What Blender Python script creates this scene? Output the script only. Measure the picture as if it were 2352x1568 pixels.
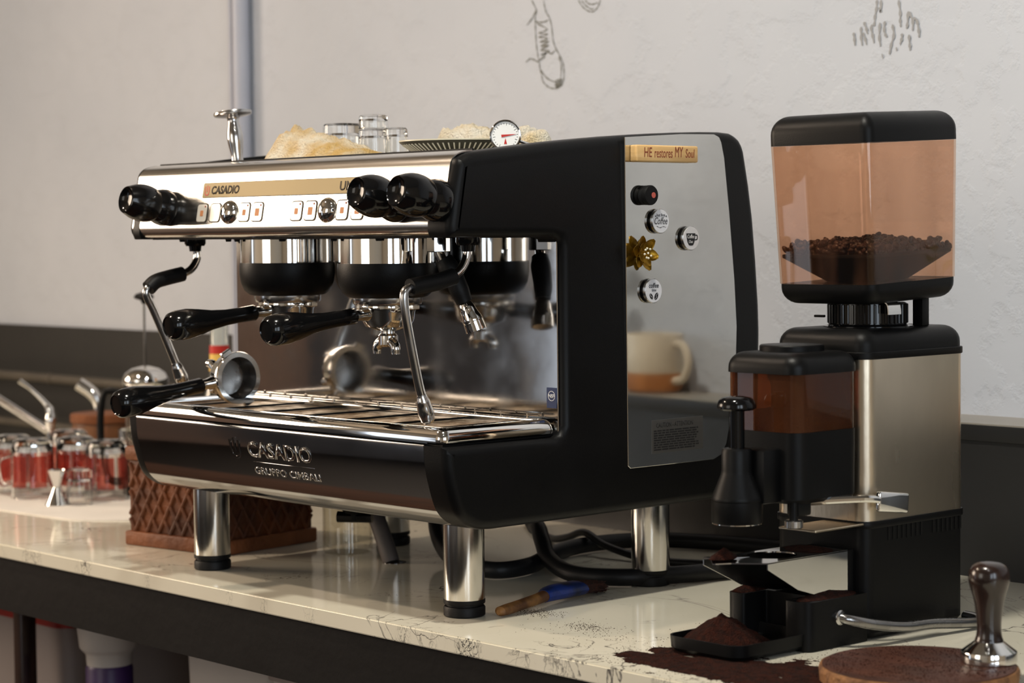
import bpy, bmesh, math, random
from mathutils import Vector, Matrix, noise as mnoise

random.seed(7)
for o in list(bpy.data.objects):
    bpy.data.objects.remove(o, do_unlink=True)
SC = bpy.context.scene
COL = SC.collection
PI = math.pi

# ------------------------------------------------------------------ camera
def make_camera():
    yaw, pitch, roll = -0.83289, 0.050357, 0.010320
    fpx = 5043.12
    f = Vector((math.sin(yaw)*math.cos(pitch), math.cos(yaw)*math.cos(pitch), -math.sin(pitch)))
    r = Vector((math.cos(yaw), -math.sin(yaw), 0))
    d = f.cross(r)
    c, s = math.cos(roll), math.sin(roll)
    r2 = c*r + s*d
    d2 = -s*r + c*d
    cam = bpy.data.cameras.new('camera')
    ob = bpy.data.objects.new('camera', cam)
    COL.objects.link(ob)
    up = -d2
    back = -f
    ob.matrix_world = Matrix(((r2.x, up.x, back.x, 2.01091), (r2.y, up.y, back.y, -1.74541),
                              (r2.z, up.z, back.z, 0.46827), (0, 0, 0, 1)))
    cam.sensor_width = 36
    cam.lens = fpx*36/2352
    cam.clip_start = 0.05
    cam.dof.use_dof = True
    cam.dof.focus_distance = 2.68
    cam.dof.aperture_fstop = 5.6
    SC.camera = ob
make_camera()

# ------------------------------------------------------------------ world, lights, exposure
w = bpy.data.worlds.new('World')
SC.world = w
w.use_nodes = True
w.node_tree.nodes['Background'].inputs[0].default_value = (0.75, 0.82, 0.95, 1)
w.node_tree.nodes['Background'].inputs[1].default_value = 0.3

def area(name, loc, target, sx, sy, power, color, spread=PI):
    l = bpy.data.lights.new(name, 'AREA')
    l.shape = 'RECTANGLE'; l.size = sx; l.size_y = sy; l.energy = power; l.color = color; l.spread = spread
    o = bpy.data.objects.new(name, l)
    COL.objects.link(o)
    o.location = loc
    o.rotation_euler = (Vector(target)-Vector(loc)).to_track_quat('-Z', 'Y').to_euler()
    return o
# daylight through the window in the left wall (warm, sun on the street outside)
area('window_light_left', (-3.52, -1.87, 1.12), (3, -1.87, 1.12), 1.7, 1.25, 90, (1.0, 0.80, 0.61))
# daylight through the windows in the right wall (cool)
area('window_light_right_a', (3.42, -1.05, 0.94), (-3, -1.05, 0.94), 0.75, 1.6, 21, (0.78, 0.89, 1.0))
area('window_light_right_b', (3.42, -2.25, 0.94), (-3, -2.25, 0.94), 0.75, 1.6, 21, (0.78, 0.89, 1.0))
# light of an added glazed door, for back_plate to mirror as a strip
area('door_fill_light', (-3.50, -3.65, 0.15), (3, -3.65, 0.15), 0.72, 1.5, 5, (0.80, 0.88, 1.0))
# fill light in an added front window, puts cream reflections on the chrome
area('fill_light_front', (-0.25, -4.12, 0.94), (-0.25, 3, 0.94), 1.5, 1.6, 21, (1.0, 0.92, 0.80))
# ceiling lamps: the nearest throws the counter's hard light, others are added fill
LAMPS = [(0.45, -0.42, 1.96, 30, 0.13, (1.0, 0.945, 0.83)), (-1.25, -0.95, 2.05, 28, 0.14, (1.0, 0.80, 0.62)), (1.35, -1.0, 2.05, 4, 0.14, (1.0, 0.97, 0.93))]
for lx, ly, lz, pw, sz, cl in LAMPS:
    l = bpy.data.lights.new('ceiling_lamp_light', 'AREA')
    l.shape = 'DISK'; l.size = sz; l.energy = pw; l.color = cl
    o = bpy.data.objects.new('ceiling_lamp_light', l); COL.objects.link(o); o.location = (lx, ly, lz)

SC.view_settings.view_transform = 'Standard'
SC.view_settings.look = 'None'
SC.view_settings.gamma = 1
SC.view_settings.use_curve_mapping = False
SC.view_settings.exposure = 0.05

# ------------------------------------------------------------------ materials
def lin(c):
    c /= 255.0
    return c/12.92 if c <= 0.04045 else ((c+0.055)/1.055)**2.4
def rgb(r, g, b):
    return (lin(r), lin(g), lin(b), 1)

MATS = {}
def mat(name, col, rough=0.5, metal=0.0, var=0.0, vscale=30.0, bump=0.0, bscale=200.0, rvar=0.0, spec=0.5, coat=0.0,
        col2=None, stretch=None, aniso=0.0, trans=0.0, ior=1.45, sub=0.0, detail=4.0):
    m = bpy.data.materials.new(name)
    m.use_nodes = True
    nt = m.node_tree
    N, L = nt.nodes, nt.links
    b = N['Principled BSDF']
    b.inputs['Base Color'].default_value = col
    b.inputs['Roughness'].default_value = rough
    b.inputs['Metallic'].default_value = metal
    b.inputs['Specular IOR Level'].default_value = spec
    b.inputs['Coat Weight'].default_value = coat
    b.inputs['Coat Roughness'].default_value = 0.05
    b.inputs['Anisotropic'].default_value = aniso
    b.inputs['Transmission Weight'].default_value = trans
    b.inputs['IOR'].default_value = ior
    tc = N.new('ShaderNodeTexCoord')
    src = tc.outputs['Object']
    if stretch:
        mp = N.new('ShaderNodeMapping')
        mp.inputs['Scale'].default_value = stretch
        L.new(src, mp.inputs[0]); src = mp.outputs[0]
    if var > 0 or col2 or rvar > 0:
        n = N.new('ShaderNodeTexNoise')
        n.inputs['Scale'].default_value = vscale
        n.inputs['Detail'].default_value = detail
        L.new(src, n.inputs['Vector'])
        if col2 or var > 0:
            mx = N.new('ShaderNodeMix'); mx.data_type = 'RGBA'
            mx.inputs[6].default_value = col
            mx.inputs[7].default_value = col2 if col2 else tuple(c*(1-var) for c in col[:3])+(1,)
            rp = N.new('ShaderNodeValToRGB')
            rp.color_ramp.elements[0].position = 0.38
            rp.color_ramp.elements[1].position = 0.64
            L.new(n.outputs[0], rp.inputs[0])
            L.new(rp.outputs[0], mx.inputs[0])
            L.new(mx.outputs[2], b.inputs['Base Color'])
        if rvar > 0:
            mr = N.new('ShaderNodeMapRange')
            mr.inputs[1].default_value = 0.3; mr.inputs[2].default_value = 0.7
            mr.inputs[3].default_value = max(0.01, rough-rvar); mr.inputs[4].default_value = rough+rvar
            L.new(n.outputs[0], mr.inputs[0]); L.new(mr.outputs[0], b.inputs['Roughness'])
    if bump > 0:
        n2 = N.new('ShaderNodeTexNoise')
        n2.inputs['Scale'].default_value = bscale
        n2.inputs['Detail'].default_value = 5
        L.new(src, n2.inputs['Vector'])
        bp = N.new('ShaderNodeBump')
        bp.inputs['Strength'].default_value = bump
        bp.inputs['Distance'].default_value = 0.01
        L.new(n2.outputs[0], bp.inputs['Height'])
        L.new(bp.outputs[0], b.inputs['Normal'])
    MATS[name] = m
    return m

def thin_glass(name, tint, gloss=1.0, rough=0.02, dirt=None, dscale=25.0):
    """thin transparent sheet: tinted see-through plus fresnel gloss, optional dusty smears"""
    m = bpy.data.materials.new(name); m.use_nodes = True
    nt = m.node_tree; N, L = nt.nodes, nt.links
    N.remove(N['Principled BSDF'])
    out = N['Material Output']
    tr = N.new('ShaderNodeBsdfTransparent'); tr.inputs[0].default_value = tint
    gl = N.new('ShaderNodeBsdfGlossy'); gl.inputs['Roughness'].default_value = rough
    gl.inputs['Color'].default_value = (gloss, gloss, gloss, 1)
    lw = N.new('ShaderNodeLayerWeight'); lw.inputs[0].default_value = 0.5
    pw = N.new('ShaderNodeMath'); pw.operation = 'POWER'; pw.inputs[1].default_value = 5
    L.new(lw.outputs['Facing'], pw.inputs[0])
    fr = N.new('ShaderNodeMath'); fr.operation = 'MULTIPLY_ADD'; fr.inputs[1].default_value = 0.9; fr.inputs[2].default_value = 0.035
    L.new(pw.outputs[0], fr.inputs[0])
    mx = N.new('ShaderNodeMixShader')
    L.new(fr.outputs[0], mx.inputs[0]); L.new(tr.outputs[0], mx.inputs[1]); L.new(gl.outputs[0], mx.inputs[2])
    last = mx.outputs[0]
    if dirt:
        df = N.new('ShaderNodeBsdfDiffuse'); df.inputs[0].default_value = dirt[0]
        tc = N.new('ShaderNodeTexCoord')
        mp = N.new('ShaderNodeMapping'); mp.inputs['Scale'].default_value = (1, 1, 0.25)
        n = N.new('ShaderNodeTexNoise'); n.inputs['Scale'].default_value = dscale; n.inputs['Detail'].default_value = 6
        L.new(tc.outputs['Object'], mp.inputs[0]); L.new(mp.outputs[0], n.inputs['Vector'])
        mr = N.new('ShaderNodeMapRange'); mr.inputs[1].default_value = 0.4; mr.inputs[2].default_value = 0.75
        mr.inputs[3].default_value = dirt[1]; mr.inputs[4].default_value = dirt[2]
        L.new(n.outputs[0], mr.inputs[0])
        m2 = N.new('ShaderNodeMixShader')
        L.new(mr.outputs[0], m2.inputs[0]); L.new(last, m2.inputs[1]); L.new(df.outputs[0], m2.inputs[2])
        last = m2.outputs[0]
    L.new(last, out.inputs[0])
    MATS[name] = m
    return m

mat('black_satin', (0.0045, 0.0045, 0.0047, 1), 0.40, bump=0.06, bscale=900, rvar=0.05, vscale=12, spec=0.18)
mat('black_matte', (0.005, 0.005, 0.005, 1), 0.6, spec=0.2, bump=0.1, bscale=600)
mat('black_gloss', (0.004, 0.004, 0.0043, 1), 0.12, spec=0.4, rvar=0.04, vscale=20)
mat('rubber', (0.005, 0.005, 0.0052, 1), 0.5, spec=0.25, bump=0.05, bscale=500)
mat('hose_rubber', (0.010, 0.010, 0.0105, 1), 0.45, spec=0.3, bump=0.05, bscale=300)
mat('chrome', (0.80, 0.79, 0.77, 1), 0.06, 1.0, rvar=0.03, vscale=15)
mat('chrome_dull', (0.62, 0.61, 0.60, 1), 0.20, 1.0, rvar=0.08, vscale=30, var=0.25)
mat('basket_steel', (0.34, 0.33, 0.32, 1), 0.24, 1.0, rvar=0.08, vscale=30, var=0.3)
mat('panel_steel', (0.82, 0.80, 0.76, 1), 0.20, 1.0, rvar=0.03, vscale=8, bump=0.01, bscale=300, stretch=(1, 60, 60))
mat('mirror_steel', (0.62, 0.61, 0.60, 1), 0.07, 1.0, rvar=0.05, vscale=14, var=0.18)
mat('low_steel', (0.38, 0.38, 0.39, 1), 0.10, 1.0, rvar=0.03, vscale=10)
mat('plate_steel', (0.66, 0.65, 0.62, 1), 0.055, 1.0, rvar=0.02, vscale=9, var=0.10)
mat('leg_steel', (0.62, 0.60, 0.57, 1), 0.17, 1.0, rvar=0.03, vscale=40, stretch=(60, 60, 1), bump=0.02, bscale=60)
mat('brushed_steel', (0.72, 0.62, 0.48, 1), 0.30, 1.0, var=0.22, vscale=7, rvar=0.05, bump=0.02, bscale=100, stretch=(1, 1, 0.4))
mat('badge_gold', rgb(150, 132, 92), 0.5, 0.2, var=0.06, vscale=8)
mat('ink_dark', rgb(58, 48, 36), 0.6, var=0.1)
mat('ink_black', rgb(22, 22, 24), 0.6, var=0.1)
mat('ink_red', rgb(196, 92, 78), 0.6, var=0.1)
mat('ink_brown', rgb(140, 62, 36), 0.6, var=0.1)
mat('ink_orange', rgb(196, 132, 88), 0.6, var=0.1)
mat('ink_white', rgb(225, 225, 225), 0.6, var=0.05)
mat('label_grey', rgb(78, 77, 76), 0.45, 0.2, var=0.06)
mat('button_white', rgb(235, 232, 222), 0.25, 0.3, var=0.03)
mat('sticker_blue', rgb(30, 48, 88), 0.4, var=0.1)
mat('tray_floor', rgb(158, 132, 90), 0.5, 0.1, col2=rgb(112, 86, 52), vscale=60, bump=0.4, bscale=400, rvar=0.15)
mat('wood_tag', rgb(228, 188, 128), 0.5, col2=rgb(216, 174, 112), vscale=18, stretch=(1, 1, 8))
mat('gold_leaf', rgb(170, 130, 34), 0.32, 0.75, col2=rgb(120, 88, 18), vscale=60)
mat('pearl', rgb(235, 228, 205), 0.2, coat=0.5, var=0.05)
mat('magnet_face', rgb(222, 222, 224), 0.3, var=0.03)
mat('coffee', rgb(60, 23, 9), 0.9, col2=rgb(36, 12, 4), vscale=140, bump=1.0, bscale=500, spec=0.2)
mat('bean', rgb(48, 26, 15), 0.45, col2=rgb(30, 15, 9), vscale=60, bump=0.1, bscale=300)
mat('towel', rgb(238, 230, 210), 0.95, col2=rgb(212, 178, 116), vscale=22, bump=1.0, bscale=350, spec=0.1)
mat('towel_white', rgb(244, 238, 222), 0.95, col2=rgb(226, 208, 168), vscale=16, bump=1.0, bscale=350, spec=0.1)
mat('olive_plate', rgb(58, 56, 44), 0.35, var=0.2, vscale=30)
mat('plate_cream', rgb(206, 200, 178), 0.4, var=0.1)
mat('dark_wood', rgb(48, 33, 28), 0.22, col2=rgb(30, 20, 17), vscale=10, stretch=(6, 6, 1), coat=0.3)
mat('board_wood', rgb(70, 36, 22), 0.45, col2=rgb(50, 24, 14), vscale=14, stretch=(1, 5, 5), bump=0.15, bscale=120)
mat('board_bark', rgb(140, 96, 56), 0.7, col2=rgb(92, 58, 32), vscale=50, bump=0.5, bscale=120)
mat('carved_wood', rgb(110, 58, 22), 0.6, col2=rgb(70, 35, 15), vscale=16, bump=0.3, bscale=90)
mat('carved_wood_pale', rgb(128, 74, 38), 0.6, col2=rgb(96, 52, 25), vscale=14, bump=0.25, bscale=90)
mat('brush_wood', rgb(156, 110, 58), 0.55, col2=rgb(84, 52, 28), vscale=35, stretch=(1, 1, 1))
mat('brush_blue', rgb(30, 52, 122), 0.4, col2=rgb(24, 30, 46), vscale=45)
mat('bristle', rgb(70, 34, 20), 0.8, col2=rgb(44, 20, 12), vscale=150, bump=0.6, bscale=400)
mat('brown_wood', rgb(120, 76, 40), 0.5, col2=rgb(92, 54, 26), vscale=10, stretch=(4, 4, 1))
mat('cloth_white', rgb(226, 220, 212), 0.9, var=0.06, vscale=12, bump=0.3, bscale=300)
mat('pipe_grey', rgb(172, 177, 192), 0.5, var=0.06, vscale=8)
mat('rail_grey', rgb(86, 80, 72), 0.5, 0.4, var=0.15, vscale=12)
mat('black_paint', rgb(38, 38, 38), 0.42, col2=rgb(33, 33, 33), vscale=5, bump=0.04, bscale=60)
mat('apron_paint', rgb(21, 20, 20), 0.5, col2=rgb(17, 16, 16), vscale=6, bump=0.05, bscale=50, spec=0.2)
mat('ledge_sheen', rgb(150, 144, 134), 0.35, var=0.08, vscale=6)
mat('white_plastic', rgb(186, 182, 178), 0.5, var=0.06, vscale=6)
mat('dull_white', rgb(150, 140, 136), 0.6, var=0.1, vscale=4)
mat('red_plastic', rgb(150, 34, 26), 0.4, var=0.15)
mat('purple_plastic', rgb(64, 40, 92), 0.4, var=0.15)
mat('grey_hose', rgb(92, 84, 80), 0.55, var=0.1, vscale=20)
mat('mug_cream', rgb(208, 196, 176), 0.4, var=0.08, vscale=20, bump=0.1, bscale=120)
mat('mug_terracotta', rgb(178, 116, 64), 0.6, col2=rgb(150, 92, 46), vscale=20)
mat('leaf', rgb(92, 116, 52), 0.5, col2=rgb(64, 88, 36), vscale=20)
mat('pot_grey', rgb(120, 116, 110), 0.7, var=0.15)
mat('yellow_label', rgb(226, 186, 92), 0.5, var=0.1)
mat('red_label', rgb(186, 42, 34), 0.5, var=0.1)
mat('dial_white', rgb(228, 228, 226), 0.3, var=0.03)
mat('ceiling_paint', rgb(120, 112, 100), 0.8, var=0.08, vscale=1.5)
mat('side_wall_paint', rgb(196, 186, 170), 0.8, var=0.06, vscale=1.5)
mat('wall_dark', rgb(80, 79, 82), 0.7, var=0.1, vscale=2)
mat('wall_brown', rgb(150, 122, 106), 0.7, var=0.15, vscale=2)
mat('floor_wood', rgb(20, 18, 18), 0.5, col2=rgb(15, 14, 14), vscale=3, spec=0.2)
mat('mat_brown', rgb(78, 46, 26), 0.8, col2=rgb(60, 34, 18), vscale=8, bump=0.3, bscale=80)
mat('door_white', rgb(206, 208, 214), 0.5, var=0.04, vscale=3)
mat('clear_glass', (0.97, 0.98, 0.97, 1), 0.02, trans=1.0, ior=1.47, rvar=0.01, vscale=20)
mat('bottle_glass', (0.86, 0.88, 0.84, 1), 0.03, trans=1.0, ior=1.45, rvar=0.01, vscale=20)
thin_glass('amber_pane', (0.945, 0.81, 0.71, 1), dirt=((0.42, 0.20, 0.11, 1), 0.0, 0.09), dscale=20)
thin_glass('doser_pane', (0.72, 0.46, 0.31, 1), dirt=((0.13, 0.05, 0.022, 1), 0.12, 0.55), dscale=14)
thin_glass('red_print', (0.84, 0.46, 0.41, 1), dirt=((0.42, 0.10, 0.08, 1), 0.0, 0.35), dscale=40)
thin_glass('jar_pane', (0.93, 0.92, 0.88, 1))
thin_glass('window_pane', (0.95, 0.96, 0.97, 1))

def wall_material():
    m = bpy.data.materials.new('plaster_wall'); m.use_nodes = True
    nt = m.node_tree; N, L = nt.nodes, nt.links
    b = N['Principled BSDF']; b.inputs['Roughness'].default_value = 0.75; b.inputs['Specular IOR Level'].default_value = 0.25
    tc = N.new('ShaderNodeTexCoord')
    n1 = N.new('ShaderNodeTexNoise'); n1.inputs['Scale'].default_value = 1.6; n1.inputs['Detail'].default_value = 6
    n2 = N.new('ShaderNodeTexNoise'); n2.inputs['Scale'].default_value = 9; n2.inputs['Detail'].default_value = 8; n2.inputs['Roughness'].default_value = 0.62
    n3 = N.new('ShaderNodeTexNoise'); n3.inputs['Scale'].default_value = 70; n3.inputs['Detail'].default_value = 5
    for n in (n1, n2, n3): L.new(tc.outputs['Object'], n.inputs['Vector'])
    r = N.new('ShaderNodeValToRGB')
    r.color_ramp.elements[0].position = 0.3; r.color_ramp.elements[0].color = rgb(178, 184, 194)
    r.color_ramp.elements[1].position = 0.7; r.color_ramp.elements[1].color = rgb(190, 195, 204)
    L.new(n1.outputs[0], r.inputs[0]); L.new(r.outputs[0], b.inputs['Base Color'])
    # trowel ridges: sparse, from thresholded noise
    mr = N.new('ShaderNodeMapRange'); mr.inputs[1].default_value = 0.47; mr.inputs[2].default_value = 0.53
    L.new(n2.outputs[0], mr.inputs[0])
    ad = N.new('ShaderNodeMath'); ad.operation = 'MULTIPLY_ADD'; ad.inputs[1].default_value = 0.12
    L.new(n3.outputs[0], ad.inputs[0]); L.new(mr.outputs[0], ad.inputs[2])
    bp = N.new('ShaderNodeBump'); bp.inputs['Strength'].default_value = 0.19; bp.inputs['Distance'].default_value = 0.012
    L.new(ad.outputs[0], bp.inputs['Height']); L.new(bp.outputs[0], b.inputs['Normal'])
    MATS['plaster_wall'] = m
wall_material()

def marble_material():
    m = bpy.data.materials.new('marble'); m.use_nodes = True
    nt = m.node_tree; N, L = nt.nodes, nt.links
    b = N['Principled BSDF']; b.inputs['Roughness'].default_value = 0.09; b.inputs['Specular IOR Level'].default_value = 0.55
    tc = N.new('ShaderNodeTexCoord')
    src = tc.outputs['Object']
    base = N.new('ShaderNodeTexNoise'); base.inputs['Scale'].default_value = 5; base.inputs['Detail'].default_value = 4
    L.new(src, base.inputs['Vector'])
    cr = N.new('ShaderNodeValToRGB')
    cr.color_ramp.elements[0].color = rgb(210, 204, 184); cr.color_ramp.elements[1].color = rgb(228, 223, 207)
    L.new(base.outputs[0], cr.inputs[0])
    def veins(scale, dist, w, mask_scale, lo, hi):
        n = N.new('ShaderNodeTexNoise'); n.inputs['Scale'].default_value = scale; n.inputs['Detail'].default_value = 7
        n.inputs['Distortion'].default_value = dist
        L.new(src, n.inputs['Vector'])
        s = N.new('ShaderNodeMath'); s.operation = 'SUBTRACT'; s.inputs[1].default_value = 0.5
        a = N.new('ShaderNodeMath'); a.operation = 'ABSOLUTE'
        L.new(n.outputs[0], s.inputs[0]); L.new(s.outputs[0], a.inputs[0])
        mr = N.new('ShaderNodeMapRange'); mr.inputs[1].default_value = 0; mr.inputs[2].default_value = w
        mr.inputs[3].default_value = 1; mr.inputs[4].default_value = 0
        L.new(a.outputs[0], mr.inputs[0])
        k = N.new('ShaderNodeTexNoise'); k.inputs['Scale'].default_value = mask_scale; k.inputs['Detail'].default_value = 2
        L.new(src, k.inputs['Vector'])
        m2 = N.new('ShaderNodeMapRange'); m2.inputs[1].default_value = lo; m2.inputs[2].default_value = hi
        L.new(k.outputs[0], m2.inputs[0])
        x = N.new('ShaderNodeMath'); x.operation = 'MULTIPLY'
        L.new(mr.outputs[0], x.inputs[0]); L.new(m2.outputs[0], x.inputs[1])
        return x.outputs[0]
    v1 = veins(3.2, 1.2, 0.006, 4.0, 0.46, 0.66)
    v2 = veins(14.0, 1.8, 0.016, 6.0, 0.56, 0.70)
    mx = N.new('ShaderNodeMath'); mx.operation = 'MAXIMUM'
    L.new(v1, mx.inputs[0]); L.new(v2, mx.inputs[1])
    mix = N.new('ShaderNodeMix'); mix.data_type = 'RGBA'
    mix.inputs[7].default_value = rgb(70, 66, 66)
    L.new(mx.outputs[0], mix.inputs[0]); L.new(cr.outputs[0], mix.inputs[6])
    # crackled dark clusters on the cut front edge of the slab
    ge = N.new('ShaderNodeNewGeometry')
    sx = N.new('ShaderNodeSeparateXYZ'); L.new(ge.outputs['Normal'], sx.inputs[0])
    gt = N.new('ShaderNodeMath'); gt.operation = 'LESS_THAN'; gt.inputs[1].default_value = -0.6
    L.new(sx.outputs[1], gt.inputs[0])
    mp = N.new('ShaderNodeMapping'); mp.inputs['Scale'].default_value = (1, 1, 0.45); L.new(src, mp.inputs[0])
    vo = N.new('ShaderNodeTexVoronoi'); vo.feature = 'DISTANCE_TO_EDGE'; vo.inputs['Scale'].default_value = 150
    nz = N.new('ShaderNodeTexNoise'); nz.inputs['Scale'].default_value = 60; nz.inputs['Detail'].default_value = 4
    L.new(mp.outputs[0], nz.inputs['Vector'])
    mixv = N.new('ShaderNodeMix'); mixv.data_type = 'RGBA'; mixv.inputs[0].default_value = 0.04
    L.new(mp.outputs[0], mixv.inputs[6]); L.new(nz.outputs['Color'], mixv.inputs[7])
    L.new(mixv.outputs[2], vo.inputs['Vector'])
    vr = N.new('ShaderNodeMapRange'); vr.inputs[1].default_value = 0.02; vr.inputs[2].default_value = 0.09; vr.inputs[3].default_value = 1; vr.inputs[4].default_value = 0
    L.new(vo.outputs['Distance'], vr.inputs[0])
    cl = N.new('ShaderNodeTexNoise'); cl.inputs['Scale'].default_value = 13; cl.inputs['Detail'].default_value = 3
    mp2 = N.new('ShaderNodeMapping'); mp2.inputs['Scale'].default_value = (1, 0.1, 0.1); L.new(src, mp2.inputs[0]); L.new(mp2.outputs[0], cl.inputs['Vector'])
    cm = N.new('ShaderNodeMapRange'); cm.inputs[1].default_value = 0.54; cm.inputs[2].default_value = 0.68
    L.new(cl.outputs[0], cm.inputs[0])
    q = N.new('ShaderNodeMath'); q.operation = 'MULTIPLY'; L.new(vr.outputs[0], q.inputs[0]); L.new(cm.outputs[0], q.inputs[1])
    q2 = N.new('ShaderNodeMath'); q2.operation = 'MULTIPLY'; L.new(q.outputs[0], q2.inputs[0]); L.new(gt.outputs[0], q2.inputs[1])
    mix2 = N.new('ShaderNodeMix'); mix2.data_type = 'RGBA'; mix2.inputs[7].default_value = rgb(34, 34, 40)
    L.new(q2.outputs[0], mix2.inputs[0]); L.new(mix.outputs[2], mix2.inputs[6])
    L.new(mix2.outputs[2], b.inputs['Base Color'])
    MATS['marble'] = m
marble_material()

# ------------------------------------------------------------------ builders
OFF = {}
def link(o): COL.objects.link(o); return o
def thing(name, label, cat, loc=(0, 0, 0), rot=None, group=None, absolute=True):
    """an Empty at the thing's base; with absolute=True its parts are written in scene coordinates"""
    o = bpy.data.objects.new(name, None); link(o)
    o.empty_display_size = 0.03
    o.location = loc
    if rot is not None: o.rotation_euler = rot
    o['label'] = label; o['category'] = cat
    if group: o['group'] = group
    OFF[o] = Vector(loc) if absolute else Vector((0, 0, 0))
    return o
def tag(o, label, cat, group=None, kind=None):
    o['label'] = label; o['category'] = cat
    if group: o['group'] = group
    if kind: o['kind'] = kind
    return o
def to_mesh(bm, name, material, smooth=True, angle=35):
    bmesh.ops.recalc_face_normals(bm, faces=bm.faces[:])
    me = bpy.data.meshes.new(name)
    bm.to_mesh(me); bm.free()
    if material: me.materials.append(MATS[material])
    if smooth:
        for p in me.polygons: p.use_smooth = True
        me.set_sharp_from_angle(angle=math.radians(angle))
    return me
def obj(name, src, material=None, parent=None, at=(0, 0, 0), rot=None, smooth=True, angle=35, label=None):
    me = src if isinstance(src, bpy.types.Mesh) else to_mesh(src, name, material, smooth, angle)
    o = bpy.data.objects.new(name, me); link(o)
    at = Vector(at)
    if parent is not None:
        o.parent = parent
        o.location = at - OFF[parent]
    else:
        o.location = at
    if rot is not None: o.rotation_euler = rot
    OFF[o] = at
    if label: o['label'] = label
    return o
def struct(name, bm, material, parent=None, **k):
    o = obj(name, bm, material, parent, **k)
    if parent is None: o['kind'] = 'structure'
    return o

def B0(): return bmesh.new()
def box(bm, x0, x1, y0, y1, z0, z1):
    v = [bm.verts.new((x, y, z)) for z in (z0, z1) for y in (y0, y1) for x in (x0, x1)]
    for f in ((0, 2, 3, 1), (4, 5, 7, 6), (0, 1, 5, 4), (2, 6, 7, 3), (0, 4, 6, 2), (1, 3, 7, 5)):
        bm.faces.new([v[i] for i in f])
    return bm
def rbox(x0, x1, y0, y1, z0, z1, r=0.003, seg=2):
    bm = box(B0(), x0, x1, y0, y1, z0, z1)
    bmesh.ops.bevel(bm, geom=bm.edges[:], offset=r, segments=seg, affect='EDGES', profile=0.5)
    return bm
def lathe(bm, prof, n=32, mx=None, cap=True):
    """prof [(r,z)] turned around z"""
    rings = []
    for r, z in prof:
        if r < 1e-6:
            rings.append([bm.verts.new((0, 0, z))])
        else:
            rings.append([bm.verts.new((r*math.cos(2*PI*i/n), r*math.sin(2*PI*i/n), z)) for i in range(n)])
    for a, b in zip(rings, rings[1:]):
        for i in range(n):
            j = (i+1) % n
            if len(a) == 1 and len(b) > 1: bm.faces.new((a[0], b[i], b[j]))
            elif len(b) == 1 and len(a) > 1: bm.faces.new((a[i], b[0], a[j]))
            elif len(a) > 1: bm.faces.new((a[i], b[i], b[j], a[j]))
    if cap:
        if len(rings[0]) > 1: bm.faces.new(rings[0])
        if len(rings[-1]) > 1: bm.faces.new(list(reversed(rings[-1])))
    if mx is not None:
        vs = [v for r in rings for v in r]
        bmesh.ops.transform(bm, matrix=mx, verts=vs)
    return bm
def spline(pts, k=6, closed=False):
    P = [Vector(p) for p in pts]; n = len(P); out = []
    rng = n if closed else n-1
    for i in range(rng):
        p0 = P[(i-1) % n] if (closed or i > 0) else P[0]*2-P[1]
        p1 = P[i]; p2 = P[(i+1) % n]
        p3 = P[(i+2) % n] if (closed or i+2 < n) else P[-1]*2-P[-2]
        for s in range(k):
            t = s/k
            out.append(0.5*((2*p1)+(p2-p0)*t+(2*p0-5*p1+4*p2-p3)*t*t+(3*p1-p0-3*p2+p3)*t**3))
    if not closed: out.append(P[-1])
    return out
def tube(bm, pts, r, n=10, closed=False, k=6, smooth=True, cap=True, squash=1.0):
    """round bar along a path; r is a number or a list (one for each given point)"""
    P = spline(pts, k, closed) if smooth else [Vector(p) for p in pts]
    m = len(P)
    if isinstance(r, (int, float)): R = [r]*m
    else:
        R = []
        kk = k if smooth else 1
        for i in range(m):
            t = i/kk; a = min(int(t), len(r)-1); b = min(a+1, len(r)-1); f = t-a
            f = f*f*(3-2*f)
            R.append(r[a]*(1-f)+r[b]*f)
    rings = []; up = None
    for i in range(m):
        a = P[(i-1) % m] if (closed or i > 0) else P[i]
        b = P[(i+1) % m] if (closed or i < m-1) else P[i]
        t = (b-a).normalized()
        if up is None:
            up = Vector((0, 0, 1)) if abs(t.z) < 0.9 else Vector((1, 0, 0))
        up = (up-t*up.dot(t)).normalized()
        s = t.cross(up)
        rings.append([bm.verts.new(P[i]+(up*math.cos(2*PI*j/n)*squash+s*math.sin(2*PI*j/n))*R[i]) for j in range(n)])
    for i in range(m if closed else m-1):
        a, b = rings[i], rings[(i+1) % m]
        for j in range(n):
            q = (j+1) % n
            bm.faces.new((a[j], a[q], b[q], b[j]))
    if cap and not closed:
        bm.faces.new(list(reversed(rings[0]))); bm.faces.new(rings[-1])
    return bm
def rr(cx, cy, hx, hy, r, n=6):
    r = max(1e-5, min(r, hx, hy)); out = []
    for qx, qy, a0 in ((1, 1, 0), (-1, 1, PI/2), (-1, -1, PI), (1, -1, 1.5*PI)):
        for i in range(n+1):
            a = a0+PI/2*i/n
            out.append((cx+qx*(hx-r)+r*math.cos(a), cy+qy*(hy-r)+r*math.sin(a)))
    return out
def loft(bm, layers, n=6, cap0=True, cap1=True, mx=None):
    """layers: (cx,cy,half x,half y,corner r,z) rounded rectangles stacked and skinned"""
    rings = [[bm.verts.new((x, y, L[5])) for x, y in rr(*L[:5], n=n)] for L in layers]
    for a, b in zip(rings, rings[1:]):
        m = len(a)
        for i in range(m):
            j = (i+1) % m
            bm.faces.new((a[i], a[j], b[j], b[i]))
    if cap0: bm.faces.new(list(reversed(rings[0])))
    if cap1: bm.faces.new(rings[-1])
    if mx is not None:
        bmesh.ops.transform(bm, matrix=mx, verts=[v for r in rings for v in r])
    return bm
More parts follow.
